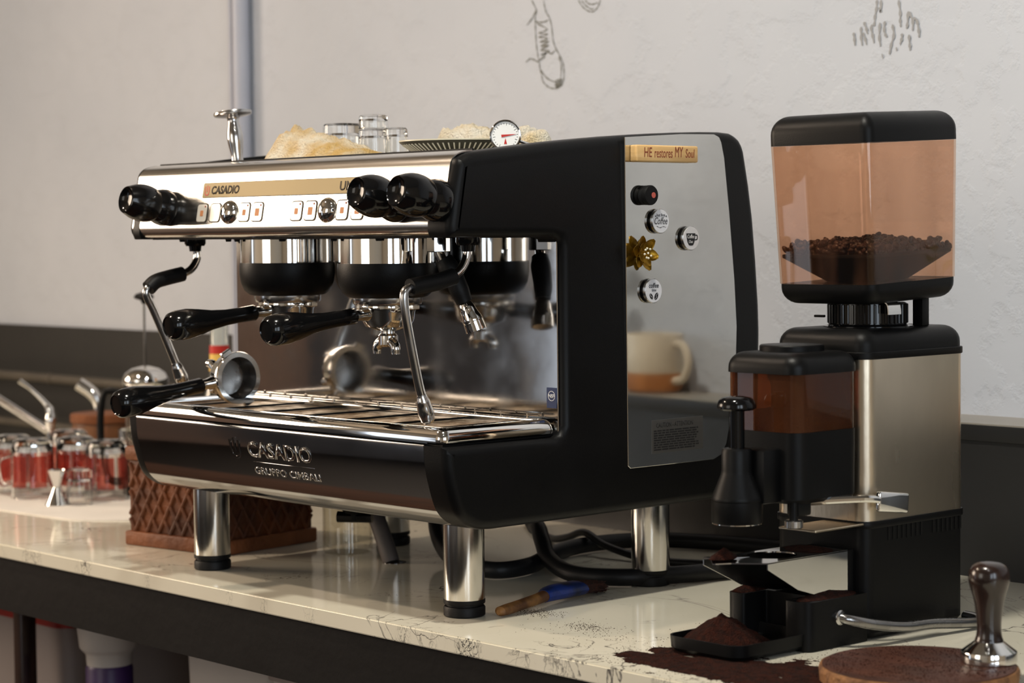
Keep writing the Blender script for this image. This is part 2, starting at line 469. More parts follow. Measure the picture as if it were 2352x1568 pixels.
def dome(cx, cy, hx, hy, r, z0, z1, edge, seg=6, down=False):
    """layers of a box whose top (or bottom) edge is rounded with radius edge"""
    L = []
    zz = (z0, z1)
    if not down:
        L.append((cx, cy, hx, hy, r, z0))
        for i in range(seg+1):
            a = PI/2*i/seg
            ins = edge*(1-math.cos(a))
            L.append((cx, cy, hx-ins, hy-ins, max(r-ins*0.7, 0.002), z1-edge+edge*math.sin(a)))
    else:
        for i in range(seg+1):
            a = PI/2*(1-i/seg)
            ins = edge*(1-math.cos(a))
            L.append((cx, cy, hx-ins, hy-ins, max(r-ins*0.7, 0.002), z0+edge-edge*math.sin(a)))
        L.append((cx, cy, hx, hy, r, z1))
    return L
def prism(bm, poly, axis, a, b, bevel=0.0, seg=3):
    """polygon extruded along an axis. axis 'x': poly is (y,z); 'y': (x,z); 'z': (x,y)"""
    def p(u, v, t):
        return (t, u, v) if axis == 'x' else (u, t, v) if axis == 'y' else (u, v, t)
    A = [bm.verts.new(p(u, v, a)) for u, v in poly]
    C = [bm.verts.new(p(u, v, b)) for u, v in poly]
    n = len(poly)
    fa = bm.faces.new(A); fc = bm.faces.new(list(reversed(C)))
    for i in range(n):
        j = (i+1) % n
        bm.faces.new((A[j], A[i], C[i], C[j]))
    if bevel:
        es = [e for e in bm.edges if all(v in set(C) for v in e.verts)] if bevel > 0 else []
        bmesh.ops.bevel(bm, geom=es, offset=bevel, segments=seg, affect='EDGES', profile=0.5)
    return bm
def soft_prism(poly, x0, x1, r, seg=5):
    """(y,z) outline swept along x from x0 to x1 with the x1 edge rounded by radius r"""
    n = len(poly); P = [Vector(p) for p in poly]
    area2 = sum(P[i].x*P[(i+1) % n].y-P[(i+1) % n].x*P[i].y for i in range(n))
    sg = 1 if area2 > 0 else -1
    nr = []
    for i in range(n):
        a = (P[i]-P[i-1]).normalized(); b = (P[(i+1) % n]-P[i]).normalized()
        na = Vector((-a.y, a.x))*sg; nb = Vector((-b.y, b.x))*sg
        m = (na+nb); m = m/max(0.35, m.length_squared)*2 if m.length > 1e-6 else na
        nr.append(m)
    d = 1 if x1 > x0 else -1
    bm = B0(); rings = [[bm.verts.new((x0, p.x, p.y)) for p in P]]
    for k in range(seg+1):
        a = PI/2*k/seg; ins = r*(1-math.cos(a)); xx = x1-d*r+d*r*math.sin(a)
        rings.append([bm.verts.new((xx, P[i].x+nr[i].x*ins, P[i].y+nr[i].y*ins)) for i in range(n)])
    for a, b in zip(rings, rings[1:]):
        for i in range(n): bm.faces.new((a[i], a[(i+1) % n], b[(i+1) % n], b[i]))
    bm.faces.new(rings[0]); bm.faces.new(rings[-1])
    return bm
def fillet(poly, r, k=5):
    """round the corners of a closed 2d polygon; r a number or list"""
    n = len(poly); out = []
    for i in range(n):
        p = Vector(poly[i]); a = Vector(poly[i-1]); b = Vector(poly[(i+1) % n])
        ri = r[i] if isinstance(r, (list, tuple)) else r
        if ri <= 0: out.append(tuple(p)); continue
        da, db = (a-p), (b-p)
        d = min(ri, da.length*0.49, db.length*0.49)
        s, e = p+da.normalized()*d, p+db.normalized()*d
        for j in range(k+1):
            t = j/k
            out.append(tuple((1-t)**2*s+2*t*(1-t)*p+t*t*e))
    return out
def sheet(bm, prof, x0, x1, th, axis='x'):
    """open profile [(y,z)] with thickness th swept along x (th measured to the left of travel)"""
    n = len(prof); P = [Vector(p) for p in prof]; Q = []
    for i in range(n):
        t = (P[min(i+1, n-1)]-P[max(i-1, 0)]).normalized()
        Q.append(P[i]+Vector((-t.y, t.x))*th)
    poly = [tuple(p) for p in P]+[tuple(q) for q in reversed(Q)]
    return prism(bm, poly, axis, x0, x1)
def frame_mx(o, ux, uy):
    ux = Vector(ux).normalized(); uy = Vector(uy).normalized(); uz = ux.cross(uy)
    return Matrix(((ux.x, uy.x, uz.x, o[0]), (ux.y, uy.y, uz.y, o[1]), (ux.z, uy.z, uz.z, o[2]), (0, 0, 0, 1)))
def text_bm(s, h, mx, depth=0.0003, shear=0.0, bold=0.0, width=None, align='LEFT', spacing=1.0):
    cu = bpy.data.curves.new('t', 'FONT')
    cu.body = s; cu.size = 1.0; cu.shear = shear; cu.offset = bold; cu.extrude = 0.0; cu.space_character = spacing
    cu.resolution_u = 3
    t = bpy.data.objects.new('t', cu); COL.objects.link(t)
    dg = bpy.context.evaluated_depsgraph_get()
    me = t.evaluated_get(dg).to_mesh()
    bm = B0(); bm.from_mesh(me)
    t.evaluated_get(dg).to_mesh_clear()
    bpy.data.objects.remove(t, do_unlink=True); bpy.data.curves.remove(cu)
    if not bm.verts: return bm
    xs = [v.co.x for v in bm.verts]; ys = [v.co.y for v in bm.verts]
    x0, x1, y0, y1 = min(xs), max(xs), min(ys), max(ys)
    sy = h/(y1-y0); sx = (width/(x1-x0)) if width else sy
    off = {'LEFT': 0, 'CENTER': -0.5*(x1-x0)*sx, 'RIGHT': -(x1-x0)*sx}[align]
    for v in bm.verts: v.co = Vector(((v.co.x-x0)*sx+off, (v.co.y-y0)*sy, 0))
    g = bmesh.ops.extrude_face_region(bm, geom=bm.faces[:])
    bmesh.ops.translate(bm, vec=(0, 0, depth), verts=[e for e in g['geom'] if isinstance(e, bmesh.types.BMVert)])
    bmesh.ops.transform(bm, matrix=mx, verts=bm.verts[:])
    return bm
def ribbon(bm, pts, wdt, put, k=4, taper=True):
    """flat painted stroke; put(u,v) gives the 3d point"""
    P = spline([(p[0], p[1], 0) for p in pts], k) if len(pts) > 2 else [Vector((p[0], p[1], 0)) for p in pts]
    m = len(P); L = []
    for i in range(m):
        t = (P[min(i+1, m-1)]-P[max(i-1, 0)]).normalized()
        nrm = Vector((-t.y, t.x, 0))
        ww = wdt*0.5*(0.75+0.35*math.sin(i*1.7))*(0.5 if taper and i in (0, m-1) else 1)
        L.append((bm.verts.new(put(P[i].x+nrm.x*ww, P[i].y+nrm.y*ww)), bm.verts.new(put(P[i].x-nrm.x*ww, P[i].y-nrm.y*ww))))
    for a, b in zip(L, L[1:]):
        try: bm.faces.new((a[0], a[1], b[1], b[0]))
        except ValueError: pass
    return bm
def dup(root, loc, rot=None, label=None, group=None):
    r = root.copy(); link(r); r.location = loc
    if rot is not None: r.rotation_euler = rot
    if label: r['label'] = label
    if group: r['group'] = group
    for ch in list(root.children):
        c = ch.copy(); link(c); c.parent = r
        for g in list(ch.children):
            d = g.copy(); link(d); d.parent = c
    return r
def disp(bm, amp, sc, seed=0.0, axis=None):
    for v in bm.verts:
        q = v.co*sc+Vector((seed, seed*1.3, seed*0.7))
        if axis is None: v.co += mnoise.noise_vector(q)*amp
        else: v.co += Vector(axis)*mnoise.noise(q)*amp
    return bm
Z_ROT90 = Matrix.Rotation(PI/2, 4, 'X')
exec_parts = []

# ------------------------------------------------------------------ the room
XL, XR, YF, YB, ZF, ZC = -3.6, 3.5, -4.2, 0.775, -0.9, 2.3
struct('floor', box(B0(), XL, XR, YF, YB, ZF-0.05, ZF), 'floor_wood', smooth=False)
struct('ceiling', box(B0(), XL, XR, YF, YB, ZC, ZC+0.05), 'ceiling_paint', smooth=False)
wall_back = struct('wall_back', box(B0(), XL, XR, YB, YB+0.1, ZF, ZC), 'plaster_wall', smooth=False)
bm = box(B0(), XL, XR, YF-0.1, YF, ZF, 0.1); box(bm, XL, XR, YF-0.1, YF, 1.78, ZC); box(bm, XL, -1.05, YF-0.1, YF, 0.1, 1.78); box(bm, 0.55, XR, YF-0.1, YF, 0.1, 1.78)
struct('wall_front', bm, 'side_wall_paint', smooth=False)
bm = box(B0(), -1.05, 0.55, YF-0.08, YF-0.02, 0.1, 0.15); box(bm, -1.05, 0.55, YF-0.08, YF-0.02, 1.73, 1.78); box(bm, -1.05, -1.0, YF-0.08, YF-0.02, 0.15, 1.73); box(bm, 0.5, 0.55, YF-0.08, YF-0.02, 0.15, 1.73); box(bm, -0.27, -0.23, YF-0.075, YF-0.025, 0.15, 1.73)
wf = struct('fill_window', bm, 'apron_paint', smooth=False)  # unseen window, added to go with the front fill light
for xa, xb in ((-1.0, -0.27), (-0.23, 0.5)): obj('pane', box(B0(), xa, xb, YF-0.053, YF-0.047, 0.15, 1.73), 'window_pane', wf, smooth=False)
def wall_with_windows(name, x0, x1, wins, material, z0=0.45):
    """side wall built of piers, sill and lintel around its window openings [(y0,y1)]"""
    z1 = 1.78
    bm = B0()
    box(bm, x0, x1, YF, YB, ZF, z0); box(bm, x0, x1, YF, YB, z1, ZC)
    ys = [YF]+[y for wn in wins for y in wn]+[YB]
    for a, b in zip(ys[0::2], ys[1::2]): box(bm, x0, x1, a, b, z0, z1)
    return struct(name, bm, material, smooth=False)
wall_with_windows('wall_left', XL-0.1, XL, [(-2.75, -1.0)], 'side_wall_paint')
wall_with_windows('wall_right', XR, XR+0.1, [(-2.65, -1.85), (-1.45, -0.65)], 'side_wall_paint', 0.1)
def window(name, x, y0, y1, panes, z0=0.45):
    z1 = 1.78
    bm = B0(); t = 0.05
    box(bm, x-0.03, x+0.03, y0, y1, z0, z0+t); box(bm, x-0.03, x+0.03, y0, y1, z1-t, z1)
    box(bm, x-0.03, x+0.03, y0, y0+t, z0+t, z1-t); box(bm, x-0.03, x+0.03, y1-t, y1, z0+t, z1-t)
    wd = (y1-y0-2*t)/panes
    for i in range(1, panes):
        c = y0+t+wd*i
        box(bm, x-0.025, x+0.025, c-0.02, c+0.02, z0+t, z1-t)
    wn = struct(name, bm, 'apron_paint', smooth=False)
    for i in range(panes):
        a = y0+t+wd*i+(0.02 if i else 0); b = y0+t+wd*(i+1)-(0.02 if i < panes-1 else 0)
        obj('pane', box(B0(), x-0.003, x+0.003, a, b, z0+t, z1-t), 'window_pane', wn, smooth=False)
window('window_1', XL-0.05, -2.75, -1.0, 3)
window('window_2', XR+0.05, -2.65, -1.85, 1, 0.1)
window('window_3', XR+0.05, -1.45, -0.65, 1, 0.1)
# dark wainscot round the room; the brown length is added to colour reflections
struct('trim_1', box(B0(), XL, XL+0.03, YF, -2.25, ZF, 0.40), 'wall_dark', smooth=False)
struct('trim_5', box(B0(), XL, XL+0.03, -2.25, 0.0, ZF, 0.40), 'wall_brown', smooth=False)
struct('trim_2', box(B0(), XL+0.03, 1.2, YF, YF+0.03, ZF, 0.09), 'wall_dark', smooth=False)
bm = box(B0(), XL+0.031, XL+0.06, -4.10, -3.17, ZF+0.005, -0.62); box(bm, XL+0.031, XL+0.06, -4.10, -3.17, 0.92, 1.15); box(bm, XL+0.031, XL+0.06, -4.10, -4.02, -0.62, 0.92); box(bm, XL+0.031, XL+0.06, -3.25, -3.17, -0.62, 0.92)
door = struct('added_door', bm, 'door_white', smooth=False)  # unseen door, added so the back plate mirrors a pale strip
obj('pane', box(B0(), XL+0.042, XL+0.048, -4.02, -3.25, -0.62, 0.92), 'window_pane', door, smooth=False)
obj('door_handle', rbox(XL+0.06, XL+0.085, -3.26, -3.23, 0.10, 0.12, 0.003), 'chrome', door)
o = obj('reflection_mat', rbox(-3.0, 2.2, -0.95, -0.16, ZF, ZF+0.012, 0.004), 'mat_brown'); tag(o, 'long brown mat added on the floor for its reflection in the lower panel', 'mat')  # unseen, added as the brown that lower_panel reflects
# dark splashback: painted band on the left, a boxed ledge on the right
struct('trim_3', box(B0(), XL, -0.62, YB-0.012, YB, ZF, 0.268), 'black_paint', smooth=False)
led = struct('trim_4', box(B0(), -0.62, 2.4, 0.67, YB, ZF, 0.183), 'black_paint', smooth=False)
obj('ledge_slab', rbox(-0.62, 2.4, 0.666, YB, 0.183, 0.2045, 0.002), 'black_paint', led)
obj('ledge_sheen', box(B0(), -0.62, 2.4, 0.668, YB, 0.2045, 0.2065), 'ledge_sheen', led, smooth=False)  # wall reflection on the dark glossy ledge, put in as a pale sheet

# drawn shoes and frayed hem on the plaster, in thin grey paint
SHOE1 = [[(-0.7027, 0.8539), (-0.6917, 0.8358), (-0.6946, 0.8228), (-0.6943, 0.8075), (-0.6931, 0.7901), (-0.6911, 0.7717), (-0.688, 0.7583), (-0.6854, 0.75), (-0.6841, 0.7377), (-0.6797, 0.7283), (-0.6776, 0.718), (-0.6695, 0.7105), (-0.6577, 0.7047), (-0.6445, 0.7035), (-0.6326, 0.7074), (-0.6267, 0.7171), (-0.6257, 0.7321), (-0.6278, 0.7433), (-0.6349, 0.7558), (-0.6458, 0.7706), (-0.6515, 0.7841), (-0.6549, 0.8066), (-0.6598, 0.8211), (-0.6671, 0.8297), (-0.6707, 0.8391), (-0.6735, 0.8515)], [(-0.6942, 0.8172), (-0.6815, 0.8152), (-0.6696, 0.8158), (-0.6621, 0.8182)], [(-0.6905, 0.8143), (-0.6653, 0.8023), (-0.6862, 0.7978), (-0.6639, 0.7941), (-0.6863, 0.7907), (-0.664, 0.7871), (-0.6834, 0.7824), (-0.6611, 0.7818), (-0.682, 0.7752), (-0.6612, 0.7757), (-0.6821, 0.7691), (-0.6598, 0.7666), (-0.6808, 0.7609), (-0.6673, 0.764), (-0.6839, 0.7529), (-0.6704, 0.7571)], [(-0.6841, 0.7377), (-0.6679, 0.7225), (-0.6502, 0.7144)], [(-0.6379, 0.756), (-0.6322, 0.7396), (-0.634, 0.7185)], [(-0.6628, 0.7647), (-0.6555, 0.7612), (-0.6465, 0.7667)], [(-0.6869, 0.7491), (-0.6973, 0.7538), (-0.7079, 0.7565), (-0.7185, 0.7511)], [(-0.6917, 0.8358), (-0.7039, 0.8215), (-0.7146, 0.8131)], [(-0.6487, 0.7143), (-0.6413, 0.7169), (-0.6303, 0.7173), (-0.6473, 0.7112), (-0.6296, 0.7133), (-0.6481, 0.7082), (-0.6312, 0.7093), (-0.6459, 0.7056), (-0.6371, 0.7061)]]
SHOE2 = [[(-0.5902, 0.8445), (-0.5803, 0.8327), (-0.5675, 0.8248), (-0.5562, 0.8229), (-0.5476, 0.8271), (-0.5419, 0.8345), (-0.539, 0.8402)], [(-0.5823, 0.8428), (-0.5731, 0.8341), (-0.5604, 0.8272), (-0.5533, 0.8276)], [(-0.5744, 0.8432), (-0.566, 0.8365), (-0.556, 0.8347), (-0.5447, 0.8367)]]
HEM = [[(0.0243, 0.7929), (0.0235, 0.7813), (0.0206, 0.77), (0.0191, 0.7585), (0.0132, 0.7566)], [(0.0316, 0.7922), (0.0312, 0.7761), (0.0279, 0.7821)], [(0.0628, 0.7896), (0.0656, 0.7722), (0.0656, 0.7607), (0.0667, 0.7514)], [(-0.0046, 0.7567), (-0.0046, 0.7427), (-0.0024, 0.7297)], [(-0.0016, 0.7483), (0.0028, 0.7393), (0.0057, 0.7303)], [(0.0006, 0.7634), (0.005, 0.7537), (0.0072, 0.7459)], [(0.0132, 0.7566), (0.0161, 0.7441), (0.019, 0.7323)], [(0.0297, 0.76), (0.0286, 0.7403), (0.0307, 0.7268)], [(0.0388, 0.7616), (0.0373, 0.7513), (0.0395, 0.7424), (0.0424, 0.7388)], [(0.0519, 0.756), (0.0547, 0.7413), (0.0497, 0.7273), (0.0467, 0.7142)], [(0.0692, 0.742), (0.0684, 0.7346), (0.0655, 0.7268)], [(0.0799, 0.7722), (0.0785, 0.7539), (0.0771, 0.7483)], [(0.0807, 0.7715), (0.0878, 0.759), (0.0877, 0.7447)], [(0.0885, 0.7618), (0.0949, 0.7584), (0.0984, 0.7439), (0.0991, 0.7347)], [(0.0813, 0.7394), (0.0827, 0.725), (0.0834, 0.7175)], [(-0.018, 0.7495), (-0.0166, 0.7406), (-0.0155, 0.7312)], [(0.059, 0.7232), (0.0598, 0.7185)], [(0.0336, 0.7156), (0.0351, 0.7097)]]
mat('sketch_green', rgb(122, 123, 118), 0.8, var=0.05)
mat('sketch_grey', rgb(146, 147, 149), 0.8, var=0.05)
def drawing(name, strokes, wd, material, label):
    bm = B0()
    for i, s in enumerate(strokes):
        yy = YB-0.0008-0.00004*i
        ribbon(bm, s, wd, lambda u, v, yy=yy: (u, yy, v))
    o = obj(name, bm, material, wall_back, smooth=False, label=label)
    return o
drawing('wall_drawing', SHOE1, 0.0026, 'sketch_green', 'grey line drawing of a laced sneaker on the plaster')
drawing('wall_drawing', SHOE2, 0.0022, 'sketch_green', 'grey line drawing of a shoe toe at the wall')
drawing('wall_drawing', HEM, 0.0052, 'sketch_grey', 'broad grey brush strokes of a frayed hem')

# conduits on the back wall
def conduit(x, r, label):
    bm = B0()
    lathe(bm, [(r, -0.02), (r, ZC)], 16)
    o = obj('wall_conduit', bm, 'pipe_grey', at=(x, YB-r-0.004, 0))
    tag(o, label, 'pipe')
conduit(-1.556, 0.0075, 'thin grey conduit running up the plaster wall beside the thick one')
conduit(-1.512, 0.0165, 'thick grey conduit running up the plaster wall')

# ------------------------------------------------------------------ counter
def worktop():
    bm = box(B0(), -3.3, 2.4, -0.095, 0.752, -0.021, 0.0)
    # the run follows the front edge: very slightly out of square with the machine
    bmesh.ops.bevel(bm, geom=[e for e in bm.edges], offset=0.0016, segments=2, affect='EDGES')
    for v in bm.verts:
        if v.co.y < 0: v.co.y += -0.0118*(v.co.x+0.25)
        elif v.co.x > -0.7 and v.co.y > 0.66: pass
    o = obj('worktop', bm, 'marble', smooth=True)
    tag(o, 'cream marble worktop with fine dark veins under the coffee machine', 'worktop')
worktop()
def frame():
    t = thing('counter_frame', 'black painted timber apron and legs carrying the marble worktop', 'counter', (-0.45, 0.3, ZF))
    bm = box(B0(), -3.25, 2.35, -0.086, -0.06, -0.104, -0.021)
    for v in bm.verts: v.co.y += -0.0118*(v.co.x+0.25)
    obj('apron', bm, 'apron_paint', t, smooth=False)
    obj('back_rail', box(B0(), -3.25, 2.35, 0.6, 0.63, -0.104, -0.021), 'apron_paint', t, smooth=False)
    for x in (-3.1, -1.22, 0.72, 2.2):
        for y in (0.09, 0.56):
            obj('leg', rbox(x-0.014, x+0.014, y-0.014, y+0.014, ZF, -0.021, 0.002), 'dark_wood', t)
frame()

# ceiling lamps, the last two added to brighten the back wall
for i, (lx, ly, lz, pw, sz, cl) in enumerate(LAMPS):
    t = thing('ceiling_lamp', ('small round lamp on a black rod above the espresso machine', 'added fill lamp on a black rod above the bar end with the mugs', 'added fill lamp on a black rod out in the room')[i], 'lamp', (lx, ly, lz), absolute=False)
    lb = B0(); lathe(lb, [(0.079, -0.004), (0.082, 0.02), (0.06, 0.07), (0.02, 0.09), (0.015, 0.09), (0.05, 0.066), (0.072, 0.018)], 28, cap=False)
    obj('lamp_shade', lb, 'black_satin', t)
    obj('rod', lathe(B0(), [(0.006, 0.085), (0.006, ZC-lz)], 10), 'black_satin', t)

# ------------------------------------------------------------------ espresso machine
def espresso_machine():
    t = thing('espresso_machine', 'two-group espresso machine with polished steel front and black side panels', 'coffee machine', (-0.2685, 0.17, 0))
    PX0, PX1 = -0.585, 0.034
    # --- side panels
    C = [(-0.077, 0.4615), (-0.0797, 0.478), (-0.066, 0.545), (-0.0585, 0.5545), (-0.044, 0.5605), (0.075, 0.5744), (0.2, 0.5855), (0.304, 0.5916),
         (0.391, 0.594), (0.417, 0.590), (0.431, 0.578), (0.438, 0.555), (0.452, 0.482), (0.463, 0.3665), (0.4635, 0.30), (0.459, 0.20), (0.447, 0.148),
         (0.420, 0.121), (0.38, 0.1145), (-0.015, 0.1135), (-0.037, 0.1155), (-0.054, 0.122), (-0.067, 0.132), (-0.0755, 0.145), (-0.083, 0.167),
         (-0.0887, 0.19), (-0.0908, 0.2165), (0.085, 0.2155), (0.096, 0.219), (0.1005, 0.23), (0.1005, 0.447), (0.096, 0.4575), (0.085, 0.4605)]
    def run(a, b, k=3): return [(p.x, p.y) for p in spline([(y, z, 0) for y, z in C[a:b]], k)]
    C = run(0, 5)[:-1]+run(4, 19, 2)+run(19, 27)+C[27:]
    R = obj('side_panel', soft_prism(C, PX1, 0.076, 0.012), 'black_satin', t, angle=50)
    obj('side_panel', soft_prism(C, PX0, -0.607, 0.008, 4), 'black_satin', t, angle=50)
    # --- steel plate on the right side with its warning label
    pl = [(0.2019, 0.5830), (0.2078, 0.172), (0.212, 0.1685), (0.366, 0.168), (0.381, 0.173), (0.391, 0.187), (0.401, 0.23), (0.4085, 0.29), (0.4100, 0.34),
          (0.4055, 0.40), (0.3950, 0.49), (0.3850, 0.560), (0.380, 0.580), (0.376, 0.5865), (0.366, 0.5900), (0.304, 0.5890)]
    bm = B0(); prism(bm, pl, 'x', 0.0755, 0.0772, 0.0006, 1)
    for v in bm.verts: v.co.x += 0.010*(v.co.z-0.17)*(1 if v.co.x > 0.076 else 0)
    plate = obj('side_plate', bm, 'plate_steel', t, angle=30)
    wl = obj('warning_label', rbox(0.0772, 0.0781, 0.250, 0.345, 0.184, 0.2265, 0.0001, 1), 'label_grey', plate)
    obj('print', text_bm('CAUTION - ATTENTION', 0.0062, frame_mx((0.07812, 0.258, 0.2165), (0, 1, 0), (0, 0, 1)), 0.0001, bold=0.01, width=0.068), 'ink_black', wl, smooth=False)
    bm = B0()
    rnd = random.Random(4)
    for i in range(9):
        z = 0.2125-i*0.003; y = 0.2535
        end = 0.338-rnd.random()*0.010
        while y < end:
            l = 0.004+rnd.random()*0.010
            box(bm, 0.0780, 0.07822, y, min(y+l, end), z-0.0009, z+0.0009); y += l+0.0014
    obj('print', bm, 'ink_black', wl, smooth=False)
    # --- upper front panel
    base = [(-0.045, 0.4625), (-0.0622, 0.4632), (-0.0721, 0.4645), (-0.0768, 0.4685), (-0.079, 0.4745), (-0.0791, 0.4800), (-0.0780, 0.4857), (-0.0731, 0.5125),
            (-0.0680, 0.5405), (-0.0653, 0.5505), (-0.0594, 0.5572), (-0.0515, 0.5609), (-0.0380, 0.5638), (-0.0310, 0.5641)]
    prof = [(p.x, p.y) for p in spline([(a, b, 0) for a, b in base], 4)]
    fp_panel = obj('front_panel', sheet(B0(), prof, -0.603, 0.060, -0.0015), 'panel_steel', t, angle=25)
    obj('panel_end', sheet(B0(), prof, -0.6065, -0.603, -0.006), 'black_satin', t)
    obj('panel_lip', tube(B0(), [(-0.603, -0.0305, 0.5648), (0.060, -0.0305, 0.5648)], 0.0014, 8, smooth=False), 'black_satin', t)
    sl = 0.183
    N = Vector((0, -1, sl)).normalized(); U = Vector((0, sl, 1)).normalized()
    def fp(x, z, out=0.0): return Vector((x, -0.0780+(z-0.4857)*sl, z))+N*out
    def on(x, z, out=0.0): return frame_mx(fp(x, z, out), (1, 0, 0), U)
    # badge
    def slab(x0, x1, z0, z1, r, d0, d1):
        bm = B0(); cx, cz = (x0+x1)/2, (z0+z1)/2
        h = (z1-z0)/2/U.z
        loft(bm, [(0, 0, (x1-x0)/2, h, r, d0), (0, 0, (x1-x0)/2, h, r, d1)], 4, mx=on(cx, cz))
        return bm
    bd = obj('badge', slab(-0.440, -0.064, 0.5165, 0.5355, 0.002, 0, 0.0012), 'badge_gold', fp_panel)
    obj('badge_edge', slab(-0.4408, -0.0632, 0.5159, 0.5361, 0.0025, 0, 0.0007), 'ink_dark', fp_panel)
    obj('lettering', text_bm('CASADIO', 0.0112, on(-0.4195, 0.5205, 0.0012), 0.0003, shear=0.12, bold=0.03, width=0.063), 'ink_dark', bd, smooth=False)
    obj('lettering', text_bm('UNDICI', 0.0118, on(-0.1425, 0.5200, 0.0012), 0.0003, bold=0.02, width=0.062), 'ink_dark', bd, smooth=False)
    def logo(bm, mx, s, d):
        tmp = B0()
        for k in (-1, 0, 1):
            x = k*0.36*s
            pts = [(x, 0.9*s, 0), (x, 0.15*s, 0)]
            tube(tmp, [(x, s*(0.95 if k else 1.05), 0), (x, s*0.35, 0)], 0.085*s, 6, smooth=False)
        tube(tmp, [(-0.36*s, 0.4*s, 0), (-0.3*s, 0.12*s, 0), (0, 0, 0), (0.3*s, 0.12*s, 0), (0.36*s, 0.4*s, 0)], 0.085*s, 6)
        for v in tmp.verts: v.co.z = v.co.z*d/(0.085*s)*0.5+d*0.5
        bmesh.ops.transform(tmp, matrix=mx, verts=tmp.verts[:])
        me = bpy.data.meshes.new('l'); tmp.to_mesh(me); tmp.free(); bm.from_mesh(me); bpy.data.meshes.remove(me)
        return bm
    obj('logo', logo(B0(), on(-0.4300, 0.5195, 0.0012), 0.0125, 0.0003), 'ink_red', bd)
    # push buttons and their round selector domes
    bxs = [-0.436, -0.4057, -0.3395, -0.3106, -0.2264, -0.1973, -0.1326, -0.1024]
    for i, x in enumerate(bxs):
        b = obj('brew_button', slab(x-0.0108, x+0.0108, 0.4845, 0.5075, 0.004, 0, 0.0011), 'button_white', t)
        obj('button_edge', slab(x-0.0122, x+0.0122, 0.4831, 0.5089, 0.0047, 0, 0.0007), 'ink_dark', b)
        if i not in (1,):
            bm = B0(); s = 0.0062 if i % 2 else 0.0048
            loft(bm, [(0, 0, s*0.7, s*0.8, 0.001, 0.0011), (0, 0, s*0.7, s*0.8, 0.001, 0.0014)], 3, mx=on(x, 0.4955))
            obj('icon', bm, 'ink_orange', b)
            bm = B0(); lathe(bm, [(0.0013, 0.0011), (0.0013, 0.0015)], 10, on(x+0.0068, 0.5045))
            obj('pilot_light', bm, 'ink_brown', b)
    for x in (-0.3738, -0.1634):
        bm = B0(); lathe(bm, [(0.0160, 0), (0.0152, 0.003), (0.0128, 0.0062), (0.0085, 0.0086), (0.004, 0.0097), (0, 0.01)], 28, on(x, 0.4962))
        obj('selector_dome', bm, 'chrome', t)
    # steam and water knobs
    def knob(x, z):
        q = on(x, z)
        bm = B0(); lathe(bm, [(0.0225, 0.0), (0.0244, 0.003), (0.0252, 0.008), (0.0246, 0.014), (0.0225, 0.021), (0.0200, 0.027)], 28, q)
        k = obj('knob_base', bm, 'black_gloss', t)
        bm = B0(); n = 48; rings = []
        pr = [(0.0200, 0.0240), (0.0216, 0.0250), (0.0236, 0.0300), (0.0250, 0.0365), (0.0255, 0.0430), (0.0249, 0.0500), (0.0230, 0.0575), (0.0202, 0.0645), (0.0182, 0.0690), (0.0170, 0.0697), (0.0161, 0.0684), (0.012, 0.0650), (0.006, 0.0635), (0, 0.063)]
        for r, zz in pr:
            g = math.exp(-((zz-0.050)/0.0075)**2)*0.0011
            if r == 0: rings.append([bm.verts.new((0, 0, zz))]); continue
            rings.append([bm.verts.new(((r-g*(0.5+0.5*math.cos(6*a))**3)*math.cos(a), (r-g*(0.5+0.5*math.cos(6*a))**3)*math.sin(a), zz)) for a in [2*PI*i/n for i in range(n)]])
        for a, b in zip(rings, rings[1:]):
            for i in range(n):
                j = (i+1) % n
                if len(b) == 1: bm.faces.new((a[i], b[0], a[j]))
                else: bm.faces.new((a[i], b[i], b[j], a[j]))
        bmesh.ops.transform(bm, matrix=q, verts=bm.verts[:])
        obj('knob_grip', bm, 'black_gloss', t)
    for x, z in ((-0.518, 0.503), (-0.0205, 0.503), (0.0535, 0.503)): knob(x, z)
    # --- top
    obj('top_deck', box(B0(), -0.585, 0.045, -0.030, 0.43, 0.548, 0.5575), 'chrome_dull', t, smooth=False)
    for i in range(9):
        y = 0.06+i*0.03
        zt = 0.5575+0.0145*min(1, (y+0.05)/0.2)+0.003
        obj('reflection_post', lathe(B0(), [(0.0035, 0.5575), (0.0035, zt)], 8), 'chrome', t, at=(-0.580, y, 0))  # added posts, standing in for stripes reflected inside the left panel
    # --- body between the panels
    obj('rear_body', box(B0(), -0.585, PX1, 0.104, 0.425, 0.118, 0.548), 'black_matte', t, smooth=False)
    obj('underside', box(B0(), -0.585, PX1, -0.058, 0.104, 0.4608, 0.4640), 'black_matte', t, smooth=False)
    sc = B0(); lathe(sc, [(0.0035, 0.4575), (0.0045, 0.4610)], 8); sc = to_mesh(sc, 'panel_screw', 'black_matte')
    for x in (-0.53, -0.42, -0.40, -0.30, -0.19, -0.10): obj('panel_screw', sc, None, t, at=(x, -0.046, 0))
    bp = obj('back_plate', rbox(-0.6065, 0.0665, 0.0975, 0.1, 0.221, 0.4605, 0.0008, 1), 'mirror_steel', t)
    # certification sticker
    st = obj('sticker', rbox(0.047, 0.0645, 0.0968, 0.0974, 0.2505, 0.2757, 0.0002, 1), 'sticker_blue', t, label='blue certification sticker')
    bm = B0(); lathe(bm, [(0.0062, 0), (0.0062, 0.0002), (0.0055, 0.0002), (0.0055, 0)], 24, frame_mx((0.0558, 0.0968, 0.2655), (1, 0, 0), (0, 0, 1)), cap=False)
    obj('sticker_ring', bm, 'ink_white', st)
    obj('lettering', text_bm('NSF', 0.0046, frame_mx((0.0558, 0.0967, 0.2632), (1, 0, 0), (0, 0, 1)), 0.0002, bold=0.02, align='CENTER'), 'ink_white', st, smooth=False)
